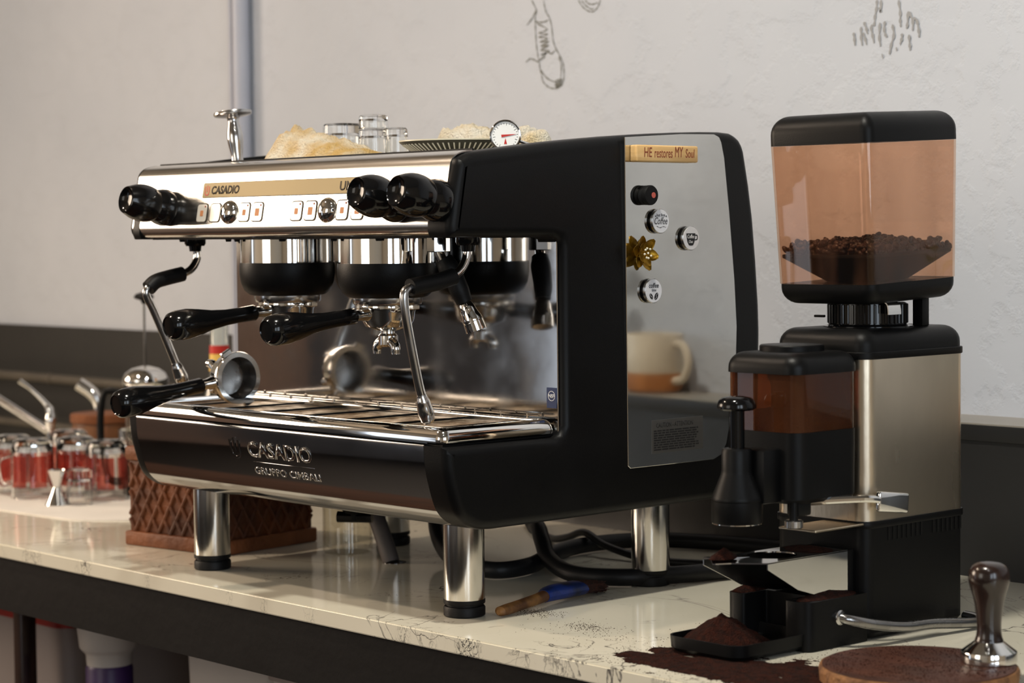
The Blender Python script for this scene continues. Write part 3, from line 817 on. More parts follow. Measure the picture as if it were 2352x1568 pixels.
    # --- groups
    for gx in (-0.376, -0.163):
        bm = B0(); lathe(bm, [(0.0615, 0.4285), (0.0622, 0.4290), (0.0622, 0.4600)], 48)
        g = obj('group_head', bm, 'chrome', t, at=(gx, 0.018, 0))
        bm = B0(); lathe(bm, [(0.0635, 0.4290), (0.0640, 0.425), (0.0640, 0.414), (0.0620, 0.402), (0.0575, 0.392), (0.051, 0.3865), (0.045, 0.3850)], 48)
        obj('group_skirt', bm, 'black_satin', g, at=(gx, 0.018, 0))
        bm = B0(); lathe(bm, [(0.043, 0.3765), (0.0445, 0.379), (0.0445, 0.386)], 40)
        obj('group_flange', bm, 'chrome_dull', g, at=(gx, 0.018, 0))
    # --- lower body
    lo = [(-0.080, 0.2180), (-0.0885, 0.2178), (-0.0903, 0.2160), (-0.0903, 0.2070), (-0.0887, 0.19), (-0.083, 0.167), (-0.0755, 0.145), (-0.067, 0.132), (-0.054, 0.122), (-0.037, 0.1155), (-0.012, 0.1135)]
    lp = [(p.x, p.y) for p in spline([(a, b, 0) for a, b in lo], 4)]
    lf = obj('lower_panel', sheet(B0(), lp, PX0, PX1, 0.0015), 'low_steel', t, angle=25)
    def low_at(x, z):
        i = 0
        for (a, b), (c, d) in zip(lo, lo[1:]):
            if b >= z >= d and b > d:
                f = (b-z)/(b-d); y = a+(c-a)*f
                return Vector((x, y, z)), Vector((0, a-c, b-d)).normalized()
    def emb(s, x, z, h, width, bold, shear, d):
        p, up = low_at(x, z+h/2)
        mx = frame_mx(p-up*(h/2), (1, 0, 0), up)
        return text_bm(s, h, mx, d, shear=shear, bold=bold, width=width)
    obj('embossed_lettering', emb('CASADIO', -0.3235, 0.1785, 0.0215, 0.136, 0.025, 0.0, 0.0006), 'low_steel', lf, smooth=False)
    obj('embossed_lettering', emb('GRUPPO CIMBALI', -0.3180, 0.1560, 0.0105, 0.140, 0.015, 0.0, 0.0005), 'low_steel', lf, smooth=False)
    p, up = low_at(-0.252, 0.1725)
    bm = B0(); loft(bm, [(0.0, 0, 0.066, 0.0007, 0.0003, 0), (0.0, 0, 0.066, 0.0005, 0.0003, 0.001)], 2, mx=frame_mx(p, (1, 0, 0), up))
    obj('embossed_rule', bm, 'low_steel', lf)
    p, up = low_at(-0.352, 0.176)
    obj('embossed_logo', logo(B0(), frame_mx(p, (1, 0, 0), up), 0.026, 0.0008), 'low_steel', lf)
    obj('bottom_pan', box(B0(), PX0, PX1, -0.020, 0.425, 0.1125, 0.119), 'black_matte', t, smooth=False)
    # --- drip tray: rolled rim, floor, grate
    bm = B0()
    x0, x1, y0, y1 = -0.600, 0.0655, -0.0885, 0.0965
    cx, cy, hx, hy = (x0+x1)/2, (y0+y1)/2, (x1-x0)/2, (y1-y0)/2
    sec = [(0.004, 0.2185), (0.0005, 0.2205), (0.0, 0.2245), (0.0008, 0.2290), (0.003, 0.2335), (0.0065, 0.2366), (0.011, 0.2380), (0.0150, 0.2378), (0.0166, 0.2366), (0.0170, 0.2335), (0.0170, 0.225)]
    loft(bm, [(cx, cy, hx-i, hy-i, max(0.012-i*0.5, 0.003), z) for i, z in sec], 6, cap0=False, cap1=False)
    rim = obj('tray_rim', bm, 'chrome', t, angle=40)
    obj('rim_seal', box(B0(), PX0, 0.060, -0.083, 0.0955, 0.2165, 0.2195), 'black_matte', t, smooth=False)
    obj('tray_floor', box(B0(), x0+0.016, x1-0.016, y0+0.016, y1-0.012, 0.2195, 0.2300), 'tray_floor', t, smooth=False)
    gr = B0()
    gx0, gx1, gy0, gy1 = x0+0.020, x1-0.020, y0+0.021, y1-0.016
    tube(gr, [(gx0, gy0, 0.2335), (gx1, gy0, 0.2335), (gx1, gy1, 0.2335), (gx0, gy1, 0.2335)], 0.0019, 6, closed=True, smooth=False)
    g = obj('grate', gr, 'chrome', t)
    bar = B0(); tube(bar, [(0, gy0, 0.2318), (0, gy1, 0.2318)], 0.0014, 6, smooth=False)
    bar = to_mesh(bar, 'grate_bar', 'black_satin')
    for i in range(7): obj('grate_bar', bar, None, g, at=(gx0+(gx1-gx0)*(i+0.5)/7, 0, 0))
    peg = B0(); lathe(peg, [(0.0016, 0.2275), (0.0016, 0.2425), (0, 0.2432)], 8)
    peg = to_mesh(peg, 'grate_peg', 'chrome')
    for i in range(13): obj('grate_peg', peg, None, g, at=(gx0+0.02+(gx1-gx0-0.04)*i/12, gy1+0.004, 0))
    obj('grate_rail', tube(B0(), [(gx0, gy1+0.004, 0.2415), (gx1, gy1+0.004, 0.2415)], 0.0013, 6, smooth=False), 'chrome', g)
    # --- feet
    ch = B0(); lathe(ch, [(0.0250, 0.0205), (0.0253, 0.0215), (0.0253, 0.1145)], 40); ch = to_mesh(ch, 'foot', 'leg_steel')
    rb = B0(); lathe(rb, [(0.0235, 0.0), (0.0256, 0.0015), (0.0257, 0.0105), (0.0245, 0.0125), (0.0222, 0.0130), (0.0222, 0.0148), (0.0252, 0.0155), (0.0257, 0.0170), (0.0257, 0.0206)], 40); rb = to_mesh(rb, 'foot_pad', 'rubber')
    for x in (0.0, -0.5373):
        for y in (0.0, 0.3262):
            f = obj('foot', ch, None, t, at=(x, y, 0))
            obj('foot_pad', rb, None, f, at=(x, y, 0))
    # --- wands
    def wand(top, sleeve, low, tipdir):
        bm = B0(); tube(bm, top, 0.0056, 12); wd = obj('steam_wand', bm, 'chrome', t)
        bm = B0(); lathe(bm, [(0.013, 0.4515), (0.015, 0.455), (0.015, 0.4635)], 16, Matrix.Translation((top[0][0], top[0][1], 0)))
        lathe(bm, [(0.008, 0.444), (0.009, 0.4515)], 12, Matrix.Translation((top[0][0], top[0][1], 0)))
        obj('wand_joint', bm, 'black_gloss', wd)
        bm = B0(); tube(bm, sleeve, 0.0105, 14); obj('wand_sleeve', bm, 'rubber', wd)
        bm = B0(); tube(bm, low, 0.0056, 12); obj('wand_pipe', bm, 'chrome_dull', wd)
        e = Vector(low[-1]); d = (e-Vector(low[-2])).normalized()
        bm = B0(); tube(bm, [e-d*0.006, e+d*0.004, e+d*0.016, e+d*0.026, e+d*0.030], [0.006, 0.0085, 0.0098, 0.0085, 0.0052], 14)
        obj('wand_tip', bm, 'chrome_dull', wd)
    wand([(0.021, -0.006, 0.4600), (0.021, -0.008, 0.4380), (0.021, -0.017, 0.4230), (0.021, -0.032, 0.4130), (0.021, -0.036, 0.4118)],
         [(0.021, -0.030, 0.4142), (0.021, -0.055, 0.4085), (0.021, -0.080, 0.4055), (0.021, -0.097, 0.4030)],
         [(0.021, -0.094, 0.4035), (0.021, -0.104, 0.3985), (0.021, -0.1065, 0.3880), (0.021, -0.1020, 0.3590), (0.021, -0.0870, 0.2930), (0.021, -0.0800, 0.2700)], None)
    wand([(-0.558, -0.006, 0.4610), (-0.558, -0.003, 0.4360), (-0.558, -0.013, 0.4200), (-0.558, -0.030, 0.4120), (-0.558, -0.034, 0.4108)],
         [(-0.558, -0.028, 0.4130), (-0.558, -0.052, 0.4085), (-0.558, -0.072, 0.4035), (-0.558, -0.084, 0.3945)],
         [(-0.558, -0.081, 0.3985), (-0.558, -0.0875, 0.3905), (-0.558, -0.0855, 0.3800), (-0.558, -0.0770, 0.3650), (-0.558, -0.0560, 0.3210), (-0.558, -0.0400, 0.2850)], None)
    # hot water spout
    bm = B0(); lathe(bm, [(0.0125, 0.4430), (0.0145, 0.4440), (0.0145, 0.4610)], 6, Matrix.Translation((-0.055, 0.012, 0)))
    h = obj('water_spout', bm, 'chrome', t, angle=20)
    obj('spout_pipe', tube(B0(), [(-0.055, 0.012, 0.445), (-0.052, 0.014, 0.435), (-0.046, 0.018, 0.424)], 0.0065, 12), 'chrome', h)
    bm = B0(); tube(bm, [(-0.050, 0.016, 0.434), (-0.044, 0.020, 0.422), (-0.034, 0.026, 0.398), (-0.029, 0.031, 0.381)], [0.0115, 0.0135, 0.0125, 0.0105], 14)
    obj('spout_sleeve', bm, 'rubber', h)
    bm = B0(); tube(bm, [(-0.030, 0.030, 0.385), (-0.0265, 0.034, 0.372), (-0.0225, 0.038, 0.359), (-0.0215, 0.039, 0.356), (-0.019, 0.0415, 0.346)], [0.0065, 0.0105, 0.0132, 0.0134, 0.0138], 18, k=5)
    obj('spout_nozzle', bm, 'chrome', h)
    # drain valve under the pan
    bm = B0(); lathe(bm, [(0.012, 0.075), (0.022, 0.083), (0.024, 0.100), (0.024, 0.1135)], 18, Matrix.Translation((-0.405, 0.15, 0)))
    v = obj('drain_valve', bm, 'black_matte', t)
    bm = B0(); tube(bm, [(-0.425, 0.135, 0.070), (-0.405, 0.15, 0.0695), (-0.385, 0.165, 0.070)], [0.008, 0.0075, 0.008], 10)
    obj('valve_wing', bm, 'black_gloss', v)
    obj('valve_neck', lathe(B0(), [(0.008, 0.066), (0.008, 0.078)], 10), 'black_matte', v, at=(-0.405, 0.15, 0))
    return t
espresso_machine()

# ------------------------------------------------------------------ portafilters
def portafilter(label, loc, rot, tilt, double=True):
    t = thing('portafilter', label, 'portafilter', loc, rot, 'portafilters with black handles', absolute=False)
    bm = B0()
    lathe(bm, [(0.0290, 0.000), (0.0355, 0.000), (0.0362, -0.002), (0.0362, -0.008), (0.0345, -0.011), (0.0335, -0.020), (0.0290, -0.0290), (0.017, -0.0335), (0.0085, -0.035), (0.0085, -0.042), (0, -0.042)], 40, cap=False)
    body = obj('filter_holder', bm, 'chrome', t)
    bm = B0(); lathe(bm, [(0.0290, 0.000), (0.0285, -0.003), (0.0275, -0.018), (0.024, -0.0255), (0.012, -0.0265), (0, -0.0265)], 36, cap=False)
    obj('basket', bm, 'basket_steel', body)
    for a in (0.35, 0.35+PI):
        bm = rbox(0.034, 0.0425, -0.008, 0.008, -0.0075, -0.0015, 0.001, 1)
        bmesh.ops.transform(bm, matrix=Matrix.Rotation(a, 4, 'Z'), verts=bm.verts[:])
        obj('lug', bm, 'chrome', body)
    # spout
    bm = B0(); lathe(bm, [(0.0100, -0.038), (0.0125, -0.041), (0.0125, -0.052), (0.009, -0.055)], 20)
    if double:
        for s in (-1, 1):
            tube(bm, [(0, 0, -0.046), (s*0.010, -0.002, -0.049), (s*0.0175, -0.003, -0.055), (s*0.0185, -0.003, -0.064)], [0.0075, 0.0072, 0.0065, 0.0058], 12)
    obj('spout', bm, 'chrome', body)
    R = Matrix.Translation((0, -0.034, -0.012)) @ Matrix.Rotation(tilt, 4, 'X') @ Matrix.Rotation(PI/2, 4, 'X')
    bm = B0(); lathe(bm, [(0.0095, -0.004), (0.0085, 0.006), (0.0072, 0.012), (0.0072, 0.026)], 18, R)
    obj('neck', bm, 'chrome', t)
    bm = B0(); lathe(bm, [(0.0095, 0.0205), (0.0104, 0.022), (0.0100, 0.045), (0.0106, 0.068), (0.0130, 0.090), (0.0172, 0.110), (0.0200, 0.128), (0.0198, 0.143), (0.0178, 0.153), (0.0135, 0.1575), (0.0125, 0.1560), (0, 0.1565)], 28, R)
    obj('handle', bm, 'black_gloss', t)
    return t
portafilter('portafilter with black handle locked in the group beside the left steam wand', (-0.376, 0.018, 0.3775), (0, 0, 0.0), math.radians(6.0), double=False)
portafilter('twin spout portafilter with black handle locked in the group beside the hot water spout', (-0.163, 0.018, 0.3775), (0, 0, 0.0), math.radians(6.0))
rm = (Matrix.Rotation(math.radians(8), 4, 'X') @ Matrix.Rotation(PI/2, 4, 'Y')).to_euler()
portafilter('loose empty portafilter lying on its side on the drip tray', (-0.466, 0.000, 0.2705), rm, 0.0)

# ------------------------------------------------------------------ coffee grinder
def grinder():
    t = thing('coffee_grinder', 'black and steel coffee grinder with amber bean hopper and doser', 'coffee grinder', (0.387, 0.30, 0))
    cx, cy = 0.387, 0.300
    # base and its forward block
    bm = B0(); loft(bm, [(cx, cy, 0.064, 0.089, 0.014, 0.002), (cx, cy, 0.0685, 0.0935, 0.016, 0.008), (cx, cy, 0.0685, 0.0935, 0.016, 0.129)])
    base = obj('base', bm, 'black_satin', t)
    bm = B0(); loft(bm, [(cx, cy, 0.0708, 0.0958, 0.018, 0.1275), (cx, cy, 0.0712, 0.0962, 0.018, 0.1290), (cx, cy, 0.0712, 0.0962, 0.018, 0.1345), (cx, cy, 0.0708, 0.0958, 0.018, 0.1355)])
    obj('base_flange', bm, 'black_satin', t)
    sl = box(B0(), 0, 0.0012, -0.0018, 0.0018, 0, 0.0155)
    sl = to_mesh(sl, 'vent_slot', 'black_matte', False)
    for y0 in (0.247, 0.330):
        for i in range(8 if y0 < 0.3 else 7):
            obj('vent_slot', sl, None, base, at=(0.4550, y0+i*0.0086, 0.1115))
    u = [(0.334, 0.208), (0.334, 0.105), (0.360, 0.105), (0.360, 0.145), (0.420, 0.145), (0.420, 0.105), (0.455, 0.105), (0.455, 0.208)]
    u = fillet(u, [0, 0.012, 0.006, 0.003, 0.003, 0.006, 0.014, 0], 4)
    obj('base_block', prism(B0(), u, 'z', 0.001, 0.0555), 'black_satin', t)
    # steel body
    bm = B0(); loft(bm, [(cx, cy, 0.0695, 0.0945, 0.0185, 0.1350), (cx, cy, 0.0695, 0.0945, 0.0185, 0.3215)], 8)
    sb = obj('steel_body', bm, 'brushed_steel', t)
    bm = B0(); lathe(bm, [(0.0016, 0), (0.0016, 0.0006), (0, 0.0008)], 10, frame_mx((0.4415, 0.2073, 0.3040), (0.75, 0.66, 0), (0, 0, 1)))
    obj('rivet', bm, 'chrome_dull', sb)
    bm = B0(); loft(bm, [(cx, cy, 0.0706, 0.0956, 0.019, 0.3190), (cx, cy, 0.0712, 0.0962, 0.019, 0.3200), (cx, cy, 0.0712, 0.0962, 0.019, 0.3265), (cx, cy, 0.0706, 0.0956, 0.019, 0.3272)])
    obj('cover_flange', bm, 'black_satin', t)
    bm = B0(); loft(bm, dome(cx, cy, 0.0690, 0.0940, 0.019, 0.3270, 0.3525, 0.019, 7))
    obj('top_cover', bm, 'black_satin', t)
    # grind collar with ribs
    n = 44; bm = B0(); hc = (0.390, 0.292)
    lathe(bm, [(0.052, 0.350), (0.052, 0.3535), (0.0475, 0.3540), (0.0455, 0.356), (0.0455, 0.3795), (0.043, 0.381), (0.034, 0.381), (0.034, 0.392)], 44, Matrix.Translation((hc[0], hc[1], 0)))
    col = obj('grind_collar', bm, 'black_gloss', t)
    rib = rbox(0.0450, 0.0470, -0.0016, 0.0016, 0.3565, 0.3790, 0.0006, 1)
    rib = to_mesh(rib, 'collar_rib', 'black_gloss')
    for i in range(n):
        obj('collar_rib', rib, None, col, at=(hc[0], hc[1], 0), rot=(0, 0, 2*PI*i/n))
    obj('collar_stop', rbox(0.425, 0.4395, 0.331, 0.344, 0.3525, 0.386, 0.001), 'black_satin', t)
    obj('collar_lever', rbox(0.330, 0.345, 0.266, 0.270, 0.3625, 0.3655, 0.0008), 'black_satin', t)
    bm = B0(); sheet(bm, [(p.x, p.y) for p in spline([(0.424, 0.3835, 0), (0.437, 0.3825, 0), (0.4435, 0.3800, 0), (0.4455, 0.3745, 0), (0.4460, 0.3680, 0)], 4)], 0.258, 0.281, 0.0012, 'y')
    obj('hopper_slide', bm, 'chrome', t)
    # hopper, sitting a little askew on its collar
    T = Matrix.Translation((0.392, 0.290, 0.39)) @ Matrix.Rotation(math.radians(2.4), 4, 'X') @ Matrix.Translation((-0.392, -0.290, -0.39))
    hx, hy = 0.392, 0.290
    bm = B0(); loft(bm, dome(hx, hy, 0.0705, 0.0815, 0.016, 0.3830, 0.4065, 0.0185, 6, True), mx=T)
    obj('hopper_base', bm, 'black_satin', t)
    bm = B0()
    lay = [(hx, hy, 0.0700, 0.0810, 0.011, 0.4068), (hx, hy, 0.0742, 0.0848, 0.011, 0.5660)]
    loft(bm, lay+[(hx, hy, 0.0742-0.0025, 0.0848-0.0025, 0.0085, 0.5660), (hx, hy, 0.0700-0.0025, 0.0810-0.0025, 0.0085, 0.4068), lay[0]], 6, cap0=False, cap1=False, mx=T)
    obj('hopper', bm, 'amber_pane', t, label='amber transparent hopper wall')
    bm = B0(); loft(bm, [(hx, hy, 0.0668, 0.0778, 0.009, 0.4365), (hx, hy, 0.0672, 0.0782, 0.009, 0.4385), (hx, hy, 0.0668, 0.0778, 0.009, 0.4405), (hx, hy, 0.0640, 0.0750, 0.009, 0.4375), (hx, hy, 0.032, 0.036, 0.008, 0.4110), (hx, hy, 0.034, 0.038, 0.008, 0.4070), (hx, hy, 0.0668, 0.0778, 0.009, 0.4365)], 5, cap0=False, cap1=False, mx=T)
    obj('hopper_funnel', bm, 'black_satin', t)
    bm = B0(); loft(bm, dome(hx, hy, 0.0748, 0.0854, 0.013, 0.5662, 0.6005, 0.0215, 8), mx=T)
    obj('hopper_lid', bm, 'black_satin', t)
    # doser
    dx, dy = 0.395, 0.150
    bm = B0(); loft(bm, [(dx, dy, 0.049, 0.051, 0.017, 0.1640), (dx, dy, 0.0545, 0.0560, 0.020, 0.1690), (dx, dy, 0.0550, 0.0565, 0.020, 0.2430)])
    d = obj('doser_body', bm, 'black_satin', t)
    bm = B0()
    loft(bm, [(dx, dy, 0.0540, 0.0555, 0.019, 0.2432), (dx, dy, 0.0540, 0.0555, 0.019, 0.3070), (dx, dy, 0.0518, 0.0533, 0.017, 0.3070), (dx, dy, 0.0518, 0.0533, 0.017, 0.2432), (dx, dy, 0.0540, 0.0555, 0.019, 0.2432)], 6, cap0=False, cap1=False)
    obj('doser_window', bm, 'doser_pane', t, label='amber doser window dusted with coffee')
    bm = B0(); loft(bm, [(dx, dy, 0.050, 0.0515, 0.016, 0.2433), (dx, dy, 0.050, 0.0515, 0.016, 0.262), (dx, dy, 0.030, 0.030, 0.012, 0.2655)])
    disp(bm, 0.003, 60, 3.0, (0, 0, 1)); obj('doser_grounds', bm, 'coffee', t)
    bm = B0(); lathe(bm, [(0.016, 0.26), (0.016, 0.29), (0.020, 0.30), (0.020, 0.307)], 20, Matrix.Translation((dx-0.01, dy, 0)))
    obj('doser_spindle', bm, 'dark_wood', t)
    bm = B0(); loft(bm, dome(dx, dy, 0.0560, 0.0575, 0.021, 0.3072, 0.3300, 0.0175, 7))
    obj('doser_lid', bm, 'black_satin', t)
    bm = B0(); lathe(bm, [(0.0365, 0.328), (0.0365, 0.3355), (0.0352, 0.3368), (0, 0.3375)], 36, Matrix.Translation((0.388, 0.158, 0)))
    obj('doser_cap', bm, 'black_satin', t)
    # outlet, thumb screw, shelf
    obj('doser_outlet', rbox(0.424, 0.442, 0.105, 0.128, 0.150, 0.170, 0.003), 'black_satin', t)
    obj('screw_stem', lathe(B0(), [(0.005, 0.146), (0.005, 0.166)], 12), 'black_satin', t, at=(0.436, 0.104, 0))
    bm = B0(); lathe(bm, [(0.0090, 0.1375), (0.0105, 0.1385), (0.0105, 0.1455), (0.0090, 0.1465)], 24)
    obj('thumb_screw', bm, 'chrome_dull', t, at=(0.436, 0.104, 0))
    obj('steel_shelf', rbox(0.398, 0.452, 0.122, 0.207, 0.1315, 0.1340, 0.0008, 1), 'brushed_steel', t)
    # dosing lever with paddle
    bm = B0(); tube(bm, [(0.420, 0.128, 0.1625), (0.452, 0.160, 0.1650), (0.472, 0.188, 0.1655), (0.475, 0.203, 0.1635)], 0.0045, 10)
    lv = obj('dosing_lever', bm, 'chrome', t)
    bm = rbox(-0.0035, 0.0035, -0.0245, 0.0245, -0.0115, 0.0115, 0.003, 3)
    bmesh.ops.transform(bm, matrix=Matrix.Translation((0.4765, 0.2265, 0.1585)) @ Matrix.Rotation(-0.12, 4, 'X') @ Matrix.Rotation(-0.10, 4, 'Z'), verts=bm.verts[:])
    obj('lever_paddle', bm, 'chrome', lv)
    # tamping post in front of the doser
    px, py = 0.3965, 0.055
    bm = B0(); lathe(bm, [(0.0085, 0.2700), (0.0185, 0.2692), (0.0215, 0.2712), (0.0217, 0.2745), (0.0200, 0.2795), (0.0160, 0.2828), (0.008, 0.2845), (0, 0.2848)], 32)
    k = obj('tamping_post', bm, 'black_gloss', t, at=(px, py, 0))
    obj('post_shaft', lathe(B0(), [(0.0087, 0.224), (0.0087, 0.2705)], 20), 'black_gloss', k, at=(px, py, 0))
    bm = B0(); lathe(bm, [(0.0280, 0.1690), (0.0285, 0.1705), (0.0275, 0.1740), (0.0178, 0.1985), (0.0170, 0.2030), (0.0170, 0.2235), (0.0155, 0.2268), (0.010, 0.2275)], 36)
    obj('post_collar', bm, 'black_satin', k, at=(px, py, 0))
    bm = B0(); lathe(bm, [(0.0275, 0.1448), (0.0283, 0.1460), (0.0283, 0.1690)], 40)
    obj('post_disc', bm, 'black_satin', k, at=(px, py, 0))
    bm = B0(); lathe(bm, [(0.0262, 0.1440), (0.0276, 0.1440), (0.0276, 0.1450)], 40)
    obj('post_plate', bm, 'chrome', k, at=(px, py, 0))
    obj('post_bracket', rbox(0.3905, 0.4260, 0.066, 0.100, 0.166, 0.2255, 0.003), 'black_satin', t)
    # portafilter fork: bent sheet with a round cut-out
    bm = B0(); z = 0.1045
    circ = (0.403, 0.098, 0.030)
    outer = [(0.370, 0.192), (0.370, 0.028), (0.385, 0.030), (0.400, 0.040), (0.420, 0.048), (0.4400, 0.056), (0.4400, 0.192)]
    m = 32; ov = []; iv = []
    per = []
    for i in range(len(outer)):
        a = Vector(outer[i]); b = Vector(outer[(i+1) % len(outer)])
        for s in range(6): per.append(a+(b-a)*s/6)
    c0 = Vector((0.404, 0.104))
    for zz in (z, z-0.0015):
        o_ = []; i_ = []
        for p in per:
            dvec = (p-c0).normalized()
            dip = 0.004*max(0, 1-(p.y-0.028)/0.03)
            o_.append(bm.verts.new((p.x, p.y, zz-(dip if p.x > 0.38 else -dip*0.6))))
            i_.append(bm.verts.new((c0.x+dvec.x*0.027, c0.y+dvec.y*0.030, zz)))
        ov.append(o_); iv.append(i_)
    q = len(per)
    for i in range(q):
        j = (i+1) % q
        bm.faces.new((ov[0][i], ov[0][j], iv[0][j], iv[0][i])); bm.faces.new((ov[1][j], ov[1][i], iv[1][i], iv[1][j]))
        bm.faces.new((ov[0][j], ov[0][i], ov[1][i], ov[1][j])); bm.faces.new((iv[0][i], iv[0][j], iv[1][j], iv[1][i]))
    fk = obj('portafilter_fork', bm, 'chrome', t, angle=40)
    side = [(0.056, 0.1040), (0.056, 0.0965), (0.106, 0.0690), (0.150, 0.0560), (0.192, 0.0560), (0.192, 0.1040)]
    obj('fork_side', prism(B0(), side, 'x', 0.4385, 0.4400), 'chrome', fk, smooth=False)
    side = [(0.028, 0.1040), (0.028, 0.0980), (0.090, 0.0690), (0.150, 0.0560), (0.192, 0.0560), (0.192, 0.1040)]
    obj('fork_side', prism(B0(), side, 'x', 0.3700, 0.3715), 'chrome_dull', fk, smooth=False)
    obj('fork_mount', box(B0(), 0.3735, 0.4365, 0.188, 0.207, 0.0560, 0.1030), 'black_matte', fk, smooth=False)
    # grounds tray
    bm = B0(); tx, ty, th, tw = 0.3925, 0.066, 0.0555, 0.068
    loft(bm, [(tx, ty, th-0.006, tw-0.006, 0.014, 0.0030), (tx, ty, th-0.001, tw-0.001, 0.018, 0.0075), (tx, ty, th, tw, 0.019, 0.0205), (tx, ty, th-0.0022, tw-0.0022, 0.017, 0.0205), (tx, ty, th-0.003, tw-0.003, 0.016, 0.0085), (tx, ty, th-0.008, tw-0.008, 0.012, 0.0055)], 6)
    obj('grounds_tray', bm, 'black_satin', t)
    # bent steel rod beside the base
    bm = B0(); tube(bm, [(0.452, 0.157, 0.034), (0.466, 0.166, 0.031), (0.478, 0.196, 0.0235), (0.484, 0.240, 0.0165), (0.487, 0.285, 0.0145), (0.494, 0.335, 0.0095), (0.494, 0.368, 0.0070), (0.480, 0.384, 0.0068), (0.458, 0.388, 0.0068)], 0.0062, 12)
    rd = obj('clip_rod', bm, 'basket_steel', t)  # shade on the rod put into its colour by a darker steel
    bm = B0(); lathe(bm, [(0.0085, 0), (0.0085, 0.004), (0.007, 0.005)], 16, frame_mx((0.4545, 0.157, 0.034), (0, 1, 0), (0, 0, 1)))
    obj('rod_socket', bm, 'chrome_dull', rd)
    return T, hx, hy
HT, HX, HY = grinder()

# beans in the hopper
def bean_mesh(seed):
    bm = B0(); bmesh.ops.create_icosphere(bm, subdivisions=2, radius=1.0)
    for v in bm.verts:
        c = v.co
        groove = 0.30*math.exp(-(c.y/0.18)**2) if c.z > 0.3 else 0
        v.co = Vector((c.x*0.0054, c.y*0.0039, (c.z*0.0032 if c.z > 0 else c.z*0.0026)-groove*0.0022))
    return to_mesh(bm, 'coffee_bean', 'bean', angle=60)
BM = [bean_mesh(i) for i in range(1)]
rnd = random.Random(11)
def bean_top(x, y): return 0.4500+0.0055*mnoise.noise(Vector((x*28, y*28, 1.3)))-0.006*max(0, (y-0.34)/0.025)
cells = []
for k in range(260):
    if k < 150:
        x = HX+rnd.uniform(-0.060, 0.060); y = HY+rnd.uniform(-0.072, 0.072); z = bean_top(x, y)+rnd.uniform(0, 0.0035)
    else:
        if rnd.random() < 0.45: x = HX+0.0625+rnd.uniform(-0.002, 0.0015); y = HY+rnd.uniform(-0.072, 0.073)
        else: y = HY-0.0735+rnd.uniform(-0.0015, 0.002); x = HX+rnd.uniform(-0.062, 0.062)
        z = rnd.uniform(0.4425, bean_top(x, y)+0.001)
    p = HT @ Vector((x, y, z))
    o = obj('coffee_bean', BM[0], None, at=p, rot=(rnd.uniform(0, 6.28), rnd.uniform(-0.9, 0.9), rnd.uniform(0, 6.28)))
    s = rnd.uniform(0.88, 1.1); o.scale = (s, s, s)
    tag(o, 'dark roasted coffee bean in the amber grinder hopper', 'coffee bean', 'coffee beans in the hopper')
bm = B0(); loft(bm, [(HX, HY, 0.030, 0.034, 0.008, 0.4125), (HX, HY, 0.0615, 0.0725, 0.010, 0.4390), (HX, HY, 0.0600, 0.0710, 0.010, 0.4450), (HX, HY, 0.0500, 0.0600, 0.010, 0.4490)], 5)
bmesh.ops.subdivide_edges(bm, edges=bm.edges[:], cuts=2, use_grid_fill=True)
disp(bm, 0.004, 150, 2.0); bmesh.ops.transform(bm, matrix=HT, verts=bm.verts[:])
o = obj('bean_heap', bm, 'bean'); tag(o, 'dark mass of coffee beans filling the hopper funnel below the top layer', 'coffee beans', kind='stuff')

# ------------------------------------------------------------------ ground coffee
def heap(name, label, cx, cy, z0, rx, ry, h, seed, peaks=None, n=44, ang=0.0, clip=None):
    """rough mound: polar grid with noise, flat underneath"""
    bm = B0(); m = 18; rings = []
    for i in range(m+1):
        f = i/m; ring = []
        for j in range(n):
            a = 2*PI*j/n
            edge = 1+0.16*mnoise.noise(Vector((math.cos(a)*1.7+seed, math.sin(a)*1.7, seed)))+0.07*mnoise.noise(Vector((math.cos(a)*6+seed, math.sin(a)*6, seed)))
            x = rx*f*edge*math.cos(a); y = ry*f*edge*math.sin(a)
            zz = h*(1-f)**0.9*(0.95 if f < 1 else 0)
            q = Vector((x*90+seed, y*90, seed))
            zz += (mnoise.noise(q)*0.10+mnoise.noise(q*3)*0.05)*h*(1-f*0.6) if 0 < f < 1 else 0
            X = x*math.cos(ang)-y*math.sin(ang); Y = x*math.sin(ang)+y*math.cos(ang)
            px, py = cx+X, cy+Y
            if clip: px = min(max(px, clip[0]), clip[1]); py = min(max(py, clip[2]), clip[3])
            ring.append(bm.verts.new((px, py, z0+max(0.0004, zz) if f < 1 else z0)))
            if i == 0: break
        rings.append(ring)
    for a, b in zip(rings, rings[1:]):
        for j in range(n):
            k = (j+1) % n
            if len(a) == 1: bm.faces.new((a[0], b[j], b[k]))
            else: bm.faces.new((a[j], b[j], b[k], a[k]))
    bm.faces.new(list(reversed(rings[-1])))
    o = obj(name, bm, 'coffee', smooth=True, angle=80)
    tag(o, label, 'ground coffee', kind='stuff')
    return o
heap('ground_coffee', 'tall heap of ground coffee in the black tray under the grinder', 0.381, 0.046, 0.0062, 0.052, 0.056, 0.040, 1.0, clip=(0.344, 0.442, 0.004, 0.1035))
heap('ground_coffee', 'ground coffee piled on the tip of the steel portafilter fork', 0.383, 0.047, 0.1050, 0.0125, 0.021, 0.0125, 2.0, clip=(0.3712, 0.41, 0.026, 0.07))
heap('ground_coffee', 'ground coffee on the grinder base block beside the bent rod', 0.438, 0.158, 0.0557, 0.0165, 0.050, 0.0085, 3.0, clip=(0.4215, 0.4535, 0.108, 0.2045))
heap('ground_coffee', 'ground coffee on the slim arm of the grinder base block', 0.347, 0.130, 0.0557, 0.0125, 0.030, 0.0100, 4.0, clip=(0.335, 0.359, 0.107, 0.2045))
